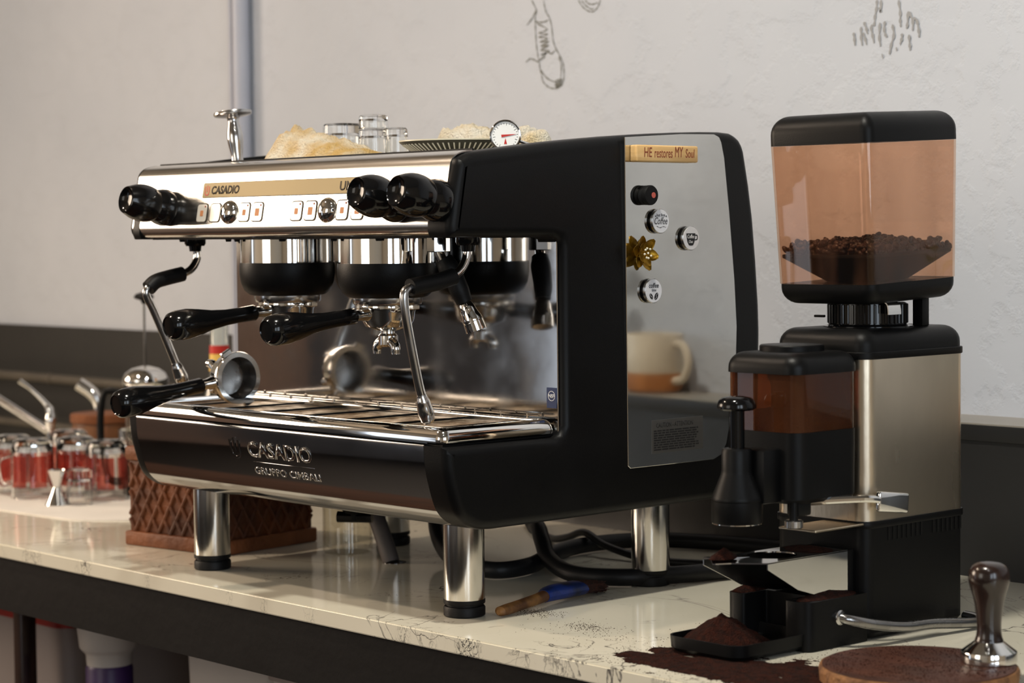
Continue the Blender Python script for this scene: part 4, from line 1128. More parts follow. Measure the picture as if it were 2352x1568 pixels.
heap('ground_coffee', 'ground coffee lying on the back of the steel portafilter fork', 0.405, 0.166, 0.1047, 0.032, 0.024, 0.005, 9.0, clip=(0.372, 0.438, 0.136, 0.1905))
# spilled grounds over the marble: ragged sheets and loose grains, one uncountable spread
def spill():
    bm = B0(); rnd = random.Random(21)
    def dens(x, y):
        """how thickly the marble is covered at x,y"""
        d = 0
        for (sx, sy, ex, ey, wd, a) in ((0.33, -0.035, 0.62, -0.065, 0.030, 1.0), (0.42, -0.01, 0.60, 0.03, 0.055, 1.15), (0.335, 0.005, 0.40, 0.02, 0.022, 0.95), (0.50, -0.03, 0.66, -0.075, 0.030, 1.0), (0.52, 0.09, 0.60, 0.17, 0.03, 0.85)):
            vx, vy = ex-sx, ey-sy
            tt = max(0, min(1, ((x-sx)*vx+(y-sy)*vy)/(vx*vx+vy*vy)))
            dd = math.hypot(x-sx-vx*tt, y-sy-vy*tt)
            d = max(d, a*math.exp(-(dd/wd)**2))
        nz = mnoise.noise(Vector((x*26, y*60, 2.2)))*0.75+mnoise.noise(Vector((x*90, y*150, 5.2)))*0.45
        return d+nz*0.7
    st = 0.0022
    x = 0.28
    vs = {}
    def vert(i, j):
        if (i, j) not in vs:
            xx, yy = 0.28+i*st, -0.112+j*st
            dd = dens(xx, yy)
            vs[(i, j)] = bm.verts.new((xx, yy, 0.0002+max(0, min(0.0028, (dd-0.5)*0.006))+0.0003*mnoise.noise(Vector((xx*400, yy*400, 0)))))
        return vs[(i, j)]
    for i in range(190):
        for j in range(135):
            xx, yy = 0.28+(i+0.5)*st, -0.112+(j+0.5)*st
            front = -0.0935-0.0118*(xx+0.25)
            if yy < front+0.003: continue
            if dens(xx, yy) > 0.52:
                bm.faces.new((vert(i, j), vert(i+1, j), vert(i+1, j+1), vert(i, j+1)))
    cnt = 0
    def grain(xx, yy, r):
        a = rnd.random()*6.28
        b = [bm.verts.new((xx+r*math.cos(a+q*2.094), yy+r*math.sin(a+q*2.094), 0.0001)) for q in range(3)]
        tp = bm.verts.new((xx, yy, r*0.9))
        for q in range(3): bm.faces.new((b[q], b[(q+1) % 3], tp))
        bm.faces.new(b)
    while cnt < 6500:
        xx = rnd.uniform(0.24, 0.80); yy = rnd.uniform(-0.105, 0.24)
        front = -0.0935-0.0118*(xx+0.25)
        if yy < front+0.003: continue
        dd = dens(xx, yy)
        if dd > 0.04 and rnd.random() < dd*1.2:
            grain(xx, yy, rnd.uniform(0.0003, 0.0009)); cnt += 1
    # small separate scatters near the brush and on the open marble
    for cx, cy, s, nn in ((0.052, 0.075, 0.020, 420), (0.165, 0.050, 0.017, 330), (0.20, 0.02, 0.05, 150), (0.75, 0.03, 0.05, 260), (0.62, 0.24, 0.06, 120)):
        for _ in range(nn):
            grain(cx+rnd.gauss(0, s), cy+rnd.gauss(0, s*0.6), rnd.uniform(0.0003, 0.0008))
    o = obj('spilled_coffee', bm, 'coffee', smooth=False)
    tag(o, 'ground coffee spilled over the marble around the grinder tray', 'ground coffee', kind='stuff')
spill()

# ------------------------------------------------------------------ board and tamper
def round_board():
    t = thing('round_board', 'round wooden board dusted with coffee under the wooden tamper', 'board', (0.634, 0.067, 0))
    bm = B0(); n = 64; rings = []
    for r, z in ((0.094, 0.0), (0.101, 0.003), (0.102, 0.015), (0.1005, 0.0182)):
        rings.append([bm.verts.new(((r+0.0018*mnoise.noise(Vector((math.cos(2*PI*i/n)*3, math.sin(2*PI*i/n)*3, z*60))))*math.cos(2*PI*i/n), (r+0.0012*mnoise.noise(Vector((math.cos(2*PI*i/n)*5, math.sin(2*PI*i/n)*5, z*60))))*math.sin(2*PI*i/n), z)) for i in range(n)])
    for a, b in zip(rings, rings[1:]):
        for i in range(n): bm.faces.new((a[i], a[(i+1) % n], b[(i+1) % n], b[i]))
    bm.faces.new(list(reversed(rings[0]))); bm.faces.new(rings[-1])
    obj('bark_edge', bm, 'board_bark', t, at=(0.634, 0.067, 0))
    obj('board_top', lathe(B0(), [(0.0985, 0.0180), (0.0985, 0.0192), (0.097, 0.0200)], 64), 'board_wood', t, at=(0.634, 0.067, 0))
round_board()
def dusting():
    bm = B0(); rnd = random.Random(5)
    for _ in range(2600):
        a = rnd.random()*6.28; r = 0.096*math.sqrt(rnd.random())
        x, y = 0.634+r*math.cos(a), 0.067+r*math.sin(a)
        if math.hypot(x-0.681, y-0.123) < 0.031: continue
        if mnoise.noise(Vector((x*35, y*35, 0.5))) < -0.15 and rnd.random() < 0.8: continue
        s = rnd.uniform(0.0004, 0.0012); b = rnd.random()*6.28
        f = [bm.verts.new((x+s*math.cos(b+q*2.094), y+s*math.sin(b+q*2.094), 0.02005)) for q in range(3)]
        tp = bm.verts.new((x, y, 0.0201+s*0.5))
        for q in range(3): bm.faces.new((f[q], f[(q+1) % 3], tp))
        bm.faces.new(f)
    o = obj('coffee_dust', bm, 'coffee', smooth=False)
    tag(o, 'coffee dust scattered over the round wooden board', 'ground coffee', kind='stuff')
dusting()
t = thing('hand_tamper', 'dark wood handled tamper with steel base standing on the round board', 'tamper', (0.681, 0.123, 0.0202))
bm = B0(); lathe(bm, [(0.0280, 0.0), (0.0288, 0.0010), (0.0288, 0.0100), (0.0283, 0.0115), (0.0165, 0.0205), (0.0150, 0.0215)], 48)
obj('tamper_base', bm, 'chrome', t, at=(0.681, 0.123, 0.0202), angle=25)
bm = B0(); pr = [(0.0148, 0.0205), (0.0145, 0.023), (0.0132, 0.027), (0.0124, 0.035), (0.0128, 0.045), (0.0142, 0.057), (0.0162, 0.067), (0.0188, 0.0755), (0.0206, 0.083), (0.0210, 0.0885), (0.0200, 0.0945), (0.0170, 0.0995), (0.0115, 0.1025), (0.005, 0.1035), (0, 0.1036)]
pr = [(p.x, p.y) for p in spline([(a, b, 0) for a, b in pr], 3)]; pr[-1] = (0, pr[-1][1])
lathe(bm, pr, 40)
obj('tamper_handle', bm, 'dark_wood', t, at=(0.681, 0.123, 0.0202))

# ------------------------------------------------------------------ on top of the machine
TD = 0.5577
t = thing('steel_tamper', 'aluminium tamper standing upside down with its flat plate up, on the machine top', 'tamper', (-0.533, 0.052, TD+0.0012), (0, math.radians(-7), 0.2), absolute=False)
bm = B0(); pr = [(0.0088, 0.0), (0.0092, 0.002), (0.0082, 0.016), (0.0095, 0.028), (0.0112, 0.040), (0.0110, 0.050), (0.0090, 0.060), (0.0078, 0.067), (0.0090, 0.072), (0.0120, 0.0745)]
lathe(bm, [(p.x, p.y) for p in spline([(a, b, 0) for a, b in pr], 3)], 28)
obj('tamper_handle', bm, 'chrome_dull', t)
bm = B0(); lathe(bm, [(0.0120, 0.0735), (0.0255, 0.0755), (0.0268, 0.0770), (0.0268, 0.0795), (0.0262, 0.0806), (0.008, 0.0810), (0, 0.0810)], 40)
obj('tamper_plate', bm, 'chrome_dull', t)

def cloth_mound(name, label, cx, cy, z0, lx, ly, hfun, seed, material, rz=0.0):
    """rumpled cloth: closed heightfield with folds"""
    nx, ny = 56, 34; bm = B0(); top = []
    for i in range(nx+1):
        row = []
        for j in range(ny+1):
            u = i/nx*2-1; v = j/ny*2-1
            edge = min(1, (1-abs(u))*6)**0.5*min(1, (1-abs(v))*3.2)**0.5
            h = hfun((u+1)/2)*math.sqrt(max(0, 1-v*v*0.9))
            q = Vector((u*2.2+seed, v*1.8, seed))
            fold = 0.22*abs(mnoise.noise(q*1.4))+0.16*mnoise.noise(q*3.1)+0.05*mnoise.noise(q*9)
            h = max(0.0, h*(1+fold))*edge
            wob = 1+0.10*mnoise.noise(Vector((u*3, seed, v)))
            row.append(bm.verts.new((u*lx/2*wob, v*ly/2*wob+0.004*mnoise.noise(q*2), h+0.0006)))
        top.append(row)
    for i in range(nx):
        for j in range(ny): bm.faces.new((top[i][j], top[i+1][j], top[i+1][j+1], top[i][j+1]))
    ring = [top[i][0] for i in range(nx+1)]+[top[nx][j] for j in range(1, ny+1)]+[top[i][ny] for i in range(nx-1, -1, -1)]+[top[0][j] for j in range(ny-1, 0, -1)]
    low = [bm.verts.new((v.co.x, v.co.y, 0)) for v in ring]
    m = len(ring)
    for i in range(m): bm.faces.new((ring[i], low[i], low[(i+1) % m], ring[(i+1) % m]))
    bm.faces.new(low)
    bmesh.ops.transform(bm, matrix=Matrix.Rotation(rz, 4, 'Z'), verts=bm.verts[:])
    o = obj(name, bm, material, at=(cx, cy, z0), angle=75)
    tag(o, label, 'towel')
    return o
cloth_mound('bar_towel', 'crumpled cream and yellow stained towel beside the upside-down tamper on the machine', -0.346, 0.070, TD, 0.195, 0.10,
            lambda s: (0.045*(1-s)**0.75+0.009) if s > 0.12 else 0.049*(0.5+s/0.24), 4.2, 'towel')
cloth_mound('bar_towel', 'rolled white towel behind the dial thermometer on the machine', -0.225, 0.255, TD, 0.17, 0.080,
            lambda s: 0.046+0.006*math.sin(s*7), 8.6, 'towel_white', rz=0.1)
bm = B0(); bmesh.ops.create_icosphere(bm, subdivisions=4, radius=0.021)
disp(bm, 0.004, 60, 3.0)
o = obj('cotton_pad', bm, 'towel_white', at=(-0.103, 0.225, TD+0.0215)); tag(o, 'balled white cloth beside the rolled towel on the machine', 'cloth')

def tumbler(name, label, loc, r0, r1, h, base, material='clear_glass', group=None, flat=0):
    """glass standing upside down: rim at z=0, thick base up"""
    th = 0.0022
    bm = B0()
    pr = [(r1-th, 0.0), (r1-0.0006, 0.0), (r1, 0.0008), (r0, h-0.003), (r0-0.002, h-0.0006), (r0-0.005, h), (0, h-0.001), ]
    lathe(bm, pr, 36, cap=False)
    lathe(bm, [(r1-th, 0.0), (r0-th, h-base-0.003), (r0-th-0.004, h-base), (0, h-base)], 36, cap=False)
    bmesh.ops.remove_doubles(bm, verts=bm.verts[:], dist=1e-5)
    o = obj(name, bm, material, at=loc)
    tag(o, label, 'glass', group)
    return o
G = 'shot glasses on the machine'
tumbler('shot_glass', 'wide heavy-bottomed shot glass upside down behind the stained towel', (-0.418, 0.148, TD), 0.027, 0.029, 0.062, 0.014, group=G)
tumbler('shot_glass', 'shot glass carrying another glass, upside down on the machine', (-0.352, 0.150, TD), 0.0200, 0.0225, 0.052, 0.010, group=G)
tumbler('shot_glass', 'shot glass stacked on top of another glass', (-0.352, 0.150, TD+0.0523), 0.0198, 0.0205, 0.019, 0.006, group=G)
tumbler('shot_glass', 'slim shot glass upside down next to the stacked pair', (-0.302, 0.150, TD), 0.0150, 0.0175, 0.052, 0.010, group=G)

t = thing('ribbed_plate', 'dark olive plate with cream ribs round its rim on the machine', 'plate', (-0.137, 0.117, TD))
bm = B0(); lathe(bm, [(0.040, 0.0), (0.042, 0.002), (0.053, 0.010), (0.074, 0.0235), (0.076, 0.0255), (0.074, 0.0262), (0.053, 0.0140), (0.040, 0.006), (0, 0.006)], 60)
pl = obj('plate_dish', bm, 'olive_plate', t, at=(-0.137, 0.117, TD))
rb = B0(); tube(rb, [(0.056, 0, 0.0119), (0.072, 0, 0.0222)], 0.0011, 5, smooth=False); rb = to_mesh(rb, 'plate_rib', 'plate_cream')
for i in range(64): obj('plate_rib', rb, None, t, at=(-0.137, 0.117, TD), rot=(0, 0, 2*PI*i/64))
bm = B0(); lathe(bm, [(0.0735, 0.0256), (0.0765, 0.0256), (0.0765, 0.0272), (0.0735, 0.0272)], 60, cap=False)
obj('plate_edge', bm, 'plate_cream', t, at=(-0.137, 0.117, TD))

# dial thermometer leaning on the machine top
def thermometer():
    c = Vector((0.004, 0.072, 0.5850)); view = Vector((0.74, -0.66, 0.10)).normalized()
    right = Vector((0, 0, 1)).cross(view).normalized(); up = view.cross(right)
    t = thing('dial_thermometer', 'round dial thermometer with red needle on the machine top', 'thermometer', (c.x, c.y, TD))
    mx = frame_mx(c, right, up)
    bm = B0(); lathe(bm, [(0.0150, -0.006), (0.0190, -0.005), (0.0195, -0.003), (0.0195, 0.0025), (0.0185, 0.0035), (0.0172, 0.0028), (0.0168, 0.0012)], 40, mx, cap=False); obj('case', bm, 'chrome', t)
    bm = B0(); lathe(bm, [(0.0170, 0.0005), (0.0170, 0.0012)], 40, mx); f = obj('dial', bm, 'dial_white', t)
    tick = box(B0(), -0.00022, 0.00022, 0.0130, 0.0156, 0.0012, 0.0014); 
    for i in range(24):
        a = math.radians(-150+300*i/23)
        b = B0(); l0 = 0.0125 if i % 4 == 0 else 0.0140
        box(b, -0.00025, 0.00025, l0, 0.0156, 0.0012, 0.0014)
        bmesh.ops.transform(b, matrix=mx @ Matrix.Rotation(-a, 4, 'Z'), verts=b.verts[:])
        obj('tick', b, 'ink_black', f, smooth=False)
    tick.free()
    b = B0(); prism(b, [(-0.005, -0.0016), (0.0, -0.0012), (0.0135, 0.0), (0.0, 0.0012), (-0.005, 0.0016)], 'z', 0.0015, 0.0020)
    bmesh.ops.transform(b, matrix=mx @ Matrix.Rotation(0.12, 4, 'Z'), verts=b.verts[:]); obj('needle', b, 'red_label', t, smooth=False)
    b = B0(); prism(b, [(-0.0018, -0.0105), (0.0018, -0.0105), (0.0, -0.003)], 'z', 0.0013, 0.0017)
    bmesh.ops.transform(b, matrix=mx, verts=b.verts[:]); obj('pointer', b, 'red_label', t, smooth=False)
    bm = B0(); tube(bm, [c-view*0.005, c+Vector((0.004, 0.03, -0.009)), c+Vector((0.012, 0.105, -0.0250))], 0.0021, 8, smooth=False); obj('stem', bm, 'chrome', t)
thermometer()

# ------------------------------------------------------------------ magnets on the side plate
def pxf(z): return 0.0774+0.010*(z-0.17)
PXF = pxf(0.563)
def face(y, z, out): return frame_mx((pxf(z)+out, y, z), (0, 1, 0), (0, 0, 1))
t = thing('wooden_magnet', 'pale wooden bar magnet lettered in brown on the machine side plate', 'magnet', (PXF, 0.265, 0.553))
b = obj('magnet_bar', rbox(PXF, PXF+0.0125, 0.2105, 0.3225, 0.5525, 0.5735, 0.0022, 3), 'wood_tag', t)
x = 0.2235
for s, h, wd, dz in (('HE', 0.0120, 0.0140, 0.0), ('restores', 0.0095, 0.0325, -0.0005), ('MY', 0.0130, 0.0150, 0.0004), ('Soul', 0.0110, 0.0165, 0.0)):
    obj('lettering', text_bm(s, h, face(x, 0.5585+dz, 0.0126), 0.0002, shear=0.08, width=wd), 'ink_brown', b, smooth=False)
    x += wd+0.0045
t = thing('button_magnet', 'black round magnet with a red dot under the wooden bar', 'magnet', (pxf(0.511), 0.2365, 0.511))
bm = B0(); lathe(bm, [(0.0115, 0), (0.0122, 0.001), (0.0122, 0.005), (0.0112, 0.0058), (0.0112, 0.0068), (0.0125, 0.0076), (0.0125, 0.0115), (0.0115, 0.0130), (0, 0.0133)], 36, face(0.2365, 0.511, 0)); b = obj('magnet_body', bm, 'black_matte', t)
bm = B0(); lathe(bm, [(0.0036, 0.0130), (0.0036, 0.0136)], 20, face(0.2395, 0.511, 0)); obj('red_dot', bm, 'ink_red', b)
def round_magnet(y, z, label, draw):
    t = thing('round_magnet', label, 'magnet', (pxf(z), y, z-0.0155), group='round clear coffee magnets')
    bm = B0(); lathe(bm, [(0.0135, 0), (0.0140, 0.0004), (0.0140, 0.0022), (0.0130, 0.0026)], 40, face(y, z, 0)); obj('magnet_back', bm, 'black_gloss', t)
    bm = B0(); lathe(bm, [(0.0150, 0.0027), (0.0156, 0.0033), (0.0156, 0.0063), (0.0150, 0.0069)], 40, face(y, z, 0)); d = obj('clear_disc', bm, 'chrome_dull', t)
    bm = B0(); lathe(bm, [(0.0146, 0.0068), (0.0146, 0.0073)], 40, face(y, z, 0)); f = obj('magnet_face', bm, 'magnet_face', t)
    draw(f, lambda dy, dz: face(y+dy, z+dz, 0.0073))
def d1(f, at):
    obj('lettering', text_bm('but first', 0.0038, at(0, 0.0058), 0.0002, width=0.015, align='CENTER'), 'ink_black', f, smooth=False)
    obj('lettering', text_bm('Coffee', 0.0088, at(0, -0.0040), 0.0002, shear=0.35, width=0.0235, align='CENTER'), 'ink_black', f, smooth=False)
    bm = B0(); m = at(0, 0)
    ribbon(bm, [(-0.008, -0.0062), (-0.002, -0.0082), (0.004, -0.0068), (0.009, -0.0080)], 0.0008, lambda u, v: m @ Vector((u, v, 0.0002))); obj('flourish', bm, 'ink_black', f, smooth=False)
    for s in (-1, 1):
        bm = B0(); lathe(bm, [(0.0010, 0), (0.0010, 0.0002)], 10, at(s*0.0095, 0.0062)); obj('dot', bm, 'ink_black', f)
def d2(f, at):
    bm = B0(); m = at(0, 0)
    cup = fillet([(-0.0095, 0.0062), (-0.0080, -0.0040), (-0.0045, -0.0095), (0.0030, -0.0095), (0.0060, -0.0040), (0.0075, 0.0062)], [0.0004, 0.003, 0.002, 0.002, 0.003, 0.0004], 3)
    prism(bm, cup, 'z', 0, 0.0002); bmesh.ops.transform(bm, matrix=m, verts=bm.verts[:]); c = obj('cup_print', bm, 'ink_black', f, smooth=False)
    bm = B0(); tube(bm, [(0.0072, 0.0036, 0), (0.0108, 0.0032, 0), (0.0108, -0.0012, 0), (0.0066, -0.0024, 0)], 0.0009, 6)
    for v in bm.verts: v.co.z = abs(v.co.z)*0.2
    bmesh.ops.transform(bm, matrix=m, verts=bm.verts[:]); obj('cup_handle_print', bm, 'ink_black', f)
    obj('lettering', text_bm('Coffee', 0.0048, at(-0.0010, -0.0002) @ Matrix.Translation((0, 0, 0.0002)), 0.0002, shear=0.2, width=0.0125, align='CENTER'), 'ink_white', f, smooth=False)
    obj('lettering', text_bm('Chat', 0.0036, at(-0.0010, -0.0062) @ Matrix.Translation((0, 0, 0.0002)), 0.0002, shear=0.2, width=0.0075, align='CENTER'), 'ink_white', f, smooth=False)
def d3(f, at):
    obj('lettering', text_bm('coffee', 0.0062, at(0, 0.0038), 0.0002, shear=0.15, bold=0.01, width=0.0175, align='CENTER'), 'ink_black', f, smooth=False)
    obj('lettering', text_bm('time', 0.0034, at(0.0004, -0.0008), 0.0002, width=0.0080, align='CENTER'), 'ink_black', f, smooth=False)
    for s, a, k in ((-1, 0.6, 0.85), (1, -0.5, 1.0)):
        bm = B0(); m = at(s*0.0045, -0.0070) @ Matrix.Rotation(a, 4, 'Z')
        prism(bm, [(0.0030*k*math.cos(q*PI/9), 0.0050*k*math.sin(q*PI/9)) for q in range(18)], 'z', 0, 0.0002); bmesh.ops.transform(bm, matrix=m, verts=bm.verts[:])
        p = obj('bean_print', bm, 'ink_black', f, smooth=False)
        bm = B0(); ribbon(bm, [(0.0003*k, 0.0042*k), (-0.0007*k, 0.001*k), (0.0007*k, -0.001*k), (-0.0003*k, -0.0042*k)], 0.0006, lambda u, v: m @ Vector((u, v, 0.0003))); obj('bean_line', bm, 'ink_white', p, smooth=False)
round_magnet(0.2590, 0.4785, 'round clear magnet with swirling coffee script', d1)
round_magnet(0.3150, 0.4565, 'round clear magnet printed with a black coffee cup', d2)
round_magnet(0.2460, 0.3910, 'round clear magnet printed with two coffee beans', d3)
def flower():
    cy, cz = 0.2290, 0.4385
    t = thing('flower_magnet', 'golden metal flower magnet with pearl centre on the side plate', 'magnet', (pxf(cz), cy, cz-0.02))
    bm = B0(); lathe(bm, [(0.006, 0), (0.006, 0.008)], 14, face(cy, cz, 0)); obj('flower_stem', bm, 'gold_leaf', t)
    def petal(L, wd, cup):
        b = B0(); g = []
        for i in range(7):
            s = i/6; row = []
            for j in range(5):
                q = (j/4-0.5)*2
                ww = wd*max(0.05, math.sin(PI*min(0.97, 0.10+s*0.87)))**0.6
                row.append(b.verts.new((q*ww, s*L, cup*s*s*L*0.55-0.25*ww*(1-q*q)+0.001)))
            g.append(row)
        for i in range(6):
            for j in range(4): b.faces.new((g[i][j], g[i][j+1], g[i+1][j+1], g[i+1][j]))
        ex = bmesh.ops.extrude_face_region(b, geom=b.faces[:])
        bmesh.ops.translate(b, vec=(0, 0, 0.0006), verts=[e for e in ex['geom'] if isinstance(e, bmesh.types.BMVert)])
        return b
    for n, L, wd, cup, z, ph in ((6, 0.0205, 0.0072, 0.40, 0.005, 0.3), (5, 0.0140, 0.0068, 0.8, 0.007, 0.8)):
        for i in range(n):
            b = petal(L, wd, cup)
            bmesh.ops.transform(b, matrix=face(cy, cz, z) @ Matrix.Rotation(ph+2*PI*i/n, 4, 'Z') @ Matrix.Translation((0, 0.002, 0)), verts=b.verts[:])
            obj('petal', b, 'gold_leaf', t, angle=60)
    rn = random.Random(2)
    for i in range(8):
        a = i*2.4; r = 0.0 if i == 0 else 0.0062
        b = B0(); bmesh.ops.create_icosphere(b, subdivisions=2, radius=0.0015)
        o_ = face(cy, cz, 0.0140) @ Vector((r*math.cos(a), r*math.sin(a), 0))
        pe = obj('pearl', b, 'pearl', t, at=o_)
        obj('pearl_wire', tube(B0(), [(pxf(cz)+0.009, cy, cz), tuple(o_)], 0.0004, 5, smooth=False), 'gold_leaf', t)
flower()

# ------------------------------------------------------------------ under and behind the machine
def bar_thing(name, label, cat, pts, r, material, n=12, k=8):
    o = obj(name, tube(B0(), pts, r, n, k=k), material); return tag(o, label, cat)
bar_thing('water_hose', 'thick black hose dropping behind the front foot and curving to the wall', 'hose',
          [(-0.46, 0.36, 0.113), (-0.435, 0.325, 0.075), (-0.385, 0.285, 0.034), (-0.29, 0.232, 0.014), (-0.185, 0.208, 0.0125), (-0.175, 0.270, 0.0125), (-0.235, 0.372, 0.0125), (-0.262, 0.470, 0.0125), (-0.235, 0.555, 0.0125), (-0.165, 0.600, 0.0125), (-0.06, 0.628, 0.0125), (0.06, 0.640, 0.0125), (0.2, 0.645, 0.0125)], 0.0115, 'hose_rubber')
bar_thing('power_cord', 'thick black cord looping on the marble round the rear foot', 'cord',
          [(-0.36, 0.40, 0.113), (-0.325, 0.395, 0.085), (-0.285, 0.380, 0.048), (-0.240, 0.348, 0.050), (-0.200, 0.318, 0.038), (-0.155, 0.290, 0.020), (-0.08, 0.262, 0.0125), (-0.015, 0.285, 0.0125), (0.020, 0.345, 0.0125), (0.045, 0.425, 0.0125), (0.060, 0.50, 0.0125), (0.10, 0.56, 0.0125), (0.18, 0.60, 0.0125)], 0.0115, 'hose_rubber')
bar_thing('thin_cable', 'thin black cable crossing the marble behind the machine', 'cord',
          [(-0.56, 0.62, 0.006), (-0.478, 0.560, 0.006), (-0.38, 0.505, 0.006), (-0.315, 0.476, 0.017), (-0.262, 0.460, 0.0305), (-0.210, 0.452, 0.017), (-0.13, 0.455, 0.006), (-0.05, 0.475, 0.006), (0.03, 0.52, 0.006), (0.10, 0.60, 0.006)], 0.0055, 'hose_rubber')
bar_thing('drain_hose', 'grey drain hose running down into a hole in the marble', 'hose',
          [(-0.455, 0.215, 0.113), (-0.448, 0.213, 0.085), (-0.425, 0.212, 0.045), (-0.405, 0.210, 0.012), (-0.400, 0.210, 0.0003)], 0.0125, 'grey_hose')
o = obj('hole_ring', lathe(B0(), [(0.0165, 0.0), (0.0165, 0.0008), (0.0135, 0.0010)], 24), 'dark_wood', at=(-0.3955, 0.2125, 0)); tag(o, 'dark stained hole edge in the marble round the drain hose', 'hole')

def jar():
    bm = B0(); r, h = 0.0365, 0.098
    lathe(bm, [(0, 0.0), (r-0.003, 0.0), (r, 0.003), (r, h)], 40, cap=False)
    lathe(bm, [(0, 0.008), (r-0.005, 0.008), (r-0.002, 0.011), (r-0.002, h), (r, h)], 40, cap=False)
    bmesh.ops.remove_doubles(bm, verts=bm.verts[:], dist=1e-5)
    o = obj('glass_jar', bm, 'jar_pane', at=(-0.527, 0.232, 0)); tag(o, 'clear straight glass standing under the machine by the carved box', 'glass')
jar()

def carved_box():
    A = math.radians(8.5); W, D = 0.216, 0.195
    t = thing('carved_box', 'brown wooden box carved with a diamond lattice beside the machine', 'box', (-0.832, 0.043, 0), (0, 0, A), absolute=False)
    obj('box_foot', rbox(0, W, 0, D, 0, 0.0215, 0.003), 'carved_wood_pale', t)
    obj('box_body', rbox(0.006, W-0.006, 0.006, D-0.006, 0.0210, 0.1290, 0.002), 'carved_wood', t)
    obj('box_lid', rbox(0.001, W-0.001, 0.001, D-0.001, 0.1285, 0.1500, 0.004), 'carved_wood_pale', t)
    def lattice(L, z0, z1, put):
        H = z1-z0; st = 0.026
        for sgn in (1, -1):
            s = -H*0.62
            while s < L+H*0.62:
                a = (s, z0); b = (s+sgn*0.62*H, z1) if sgn > 0 else (s-0.62*H, z1)
                # clip to 0..L
                pts = []
                (x0_, za), (x1_, zb) = a, b
                if x1_ == x0_: s += st; continue
                lo, hi = 0.0, 1.0
                for bound, sg in ((0.002, 1), (L-0.002, -1)):
                    d0, d1_ = (x0_-bound)*sg, (x1_-bound)*sg
                    if d0 < 0 and d1_ < 0: lo, hi = 1, 0; break
                    if d0 < 0: lo = max(lo, -d0/(d1_-d0))
                    elif d1_ < 0: hi = min(hi, d0/(d0-d1_))
                if hi-lo > 0.08:
                    p = lambda f: put(x0_+(x1_-x0_)*f, za+(zb-za)*f)
                    obj('lattice_strip', tube(B0(), [p(lo), p(hi)], 0.0036, 8, smooth=False), 'carved_wood', t)
                s += st
    lattice(W-0.012, 0.0225, 0.1275, lambda s, z: (0.006+s, 0.0060, z))
    lattice(D-0.012, 0.0225, 0.1275, lambda s, z: (W-0.006, 0.006+s, z))
    lattice(D-0.012, 0.0225, 0.1275, lambda s, z: (0.006, 0.006+s, z))
carved_box()

def brush():
    a = Vector((0.041, 0.019)); b = Vector((-0.008, 0.232)); d = b-a
    t = thing('cleaning_brush', 'flat wooden brush with blue band and coffee-stained bristles on the marble', 'brush', (a.x, a.y, 0), (0, 0, math.atan2(d.y, d.x)), absolute=False)
    def body(layers, material, name, n=14, parent=None):
        bm = B0(); rings = []
        for x, wy, hz, z in layers:
            rings.append([bm.verts.new((x, wy*math.cos(2*PI*i/n), z+hz*math.sin(2*PI*i/n))) for i in range(n)])
        for p, q in zip(rings, rings[1:]):
            for i in range(n): bm.faces.new((p[i], p[(i+1) % n], q[(i+1) % n], q[i]))
        bm.faces.new(list(reversed(rings[0]))); bm.faces.new(rings[-1])
        return obj(name, bm, material, t)
    body([(0.000, 0.003, 0.003, 0.006), (0.004, 0.008, 0.006, 0.0068), (0.02, 0.0100, 0.0066, 0.0072), (0.05, 0.0088, 0.0066, 0.0086), (0.085, 0.0080, 0.0070, 0.0105), (0.102, 0.0095, 0.0075, 0.012)], 'brush_wood', 'brush_handle')
    body([(0.098, 0.0100, 0.0080, 0.0118), (0.112, 0.0165, 0.0092, 0.0130), (0.130, 0.0195, 0.0098, 0.0132), (0.160, 0.0205, 0.0098, 0.0125), (0.172, 0.0205, 0.0095, 0.0120)], 'brush_blue', 'brush_band')
    br = body([(0.168, 0.0195, 0.0085, 0.0120), (0.190, 0.0210, 0.0085, 0.0110), (0.208, 0.0200, 0.0070, 0.0090), (0.222, 0.0120, 0.0030, 0.0060)], 'bristle', 'bristle_core')
    bm = B0(); rn = random.Random(3)
    for _ in range(420):
        y = rn.uniform(-0.019, 0.019); z = 0.012+rn.uniform(-0.0075, 0.0075)*math.sqrt(max(0, 1-(y/0.0205)**2))
        L = 0.050+rn.uniform(-0.010, 0.006)-abs(y)*0.35
        e = (0.168+L, y*1.15+rn.gauss(0, 0.0015), max(0.0012, z-0.004+rn.gauss(0, 0.001)))
        tube(bm, [(0.166, y, z), (0.168+L*0.5, y*1.1, z), e], 0.00045, 3, smooth=False)
    o = obj('bristles', bm, 'bristle', t); o['kind'] = 'stuff'
brush()

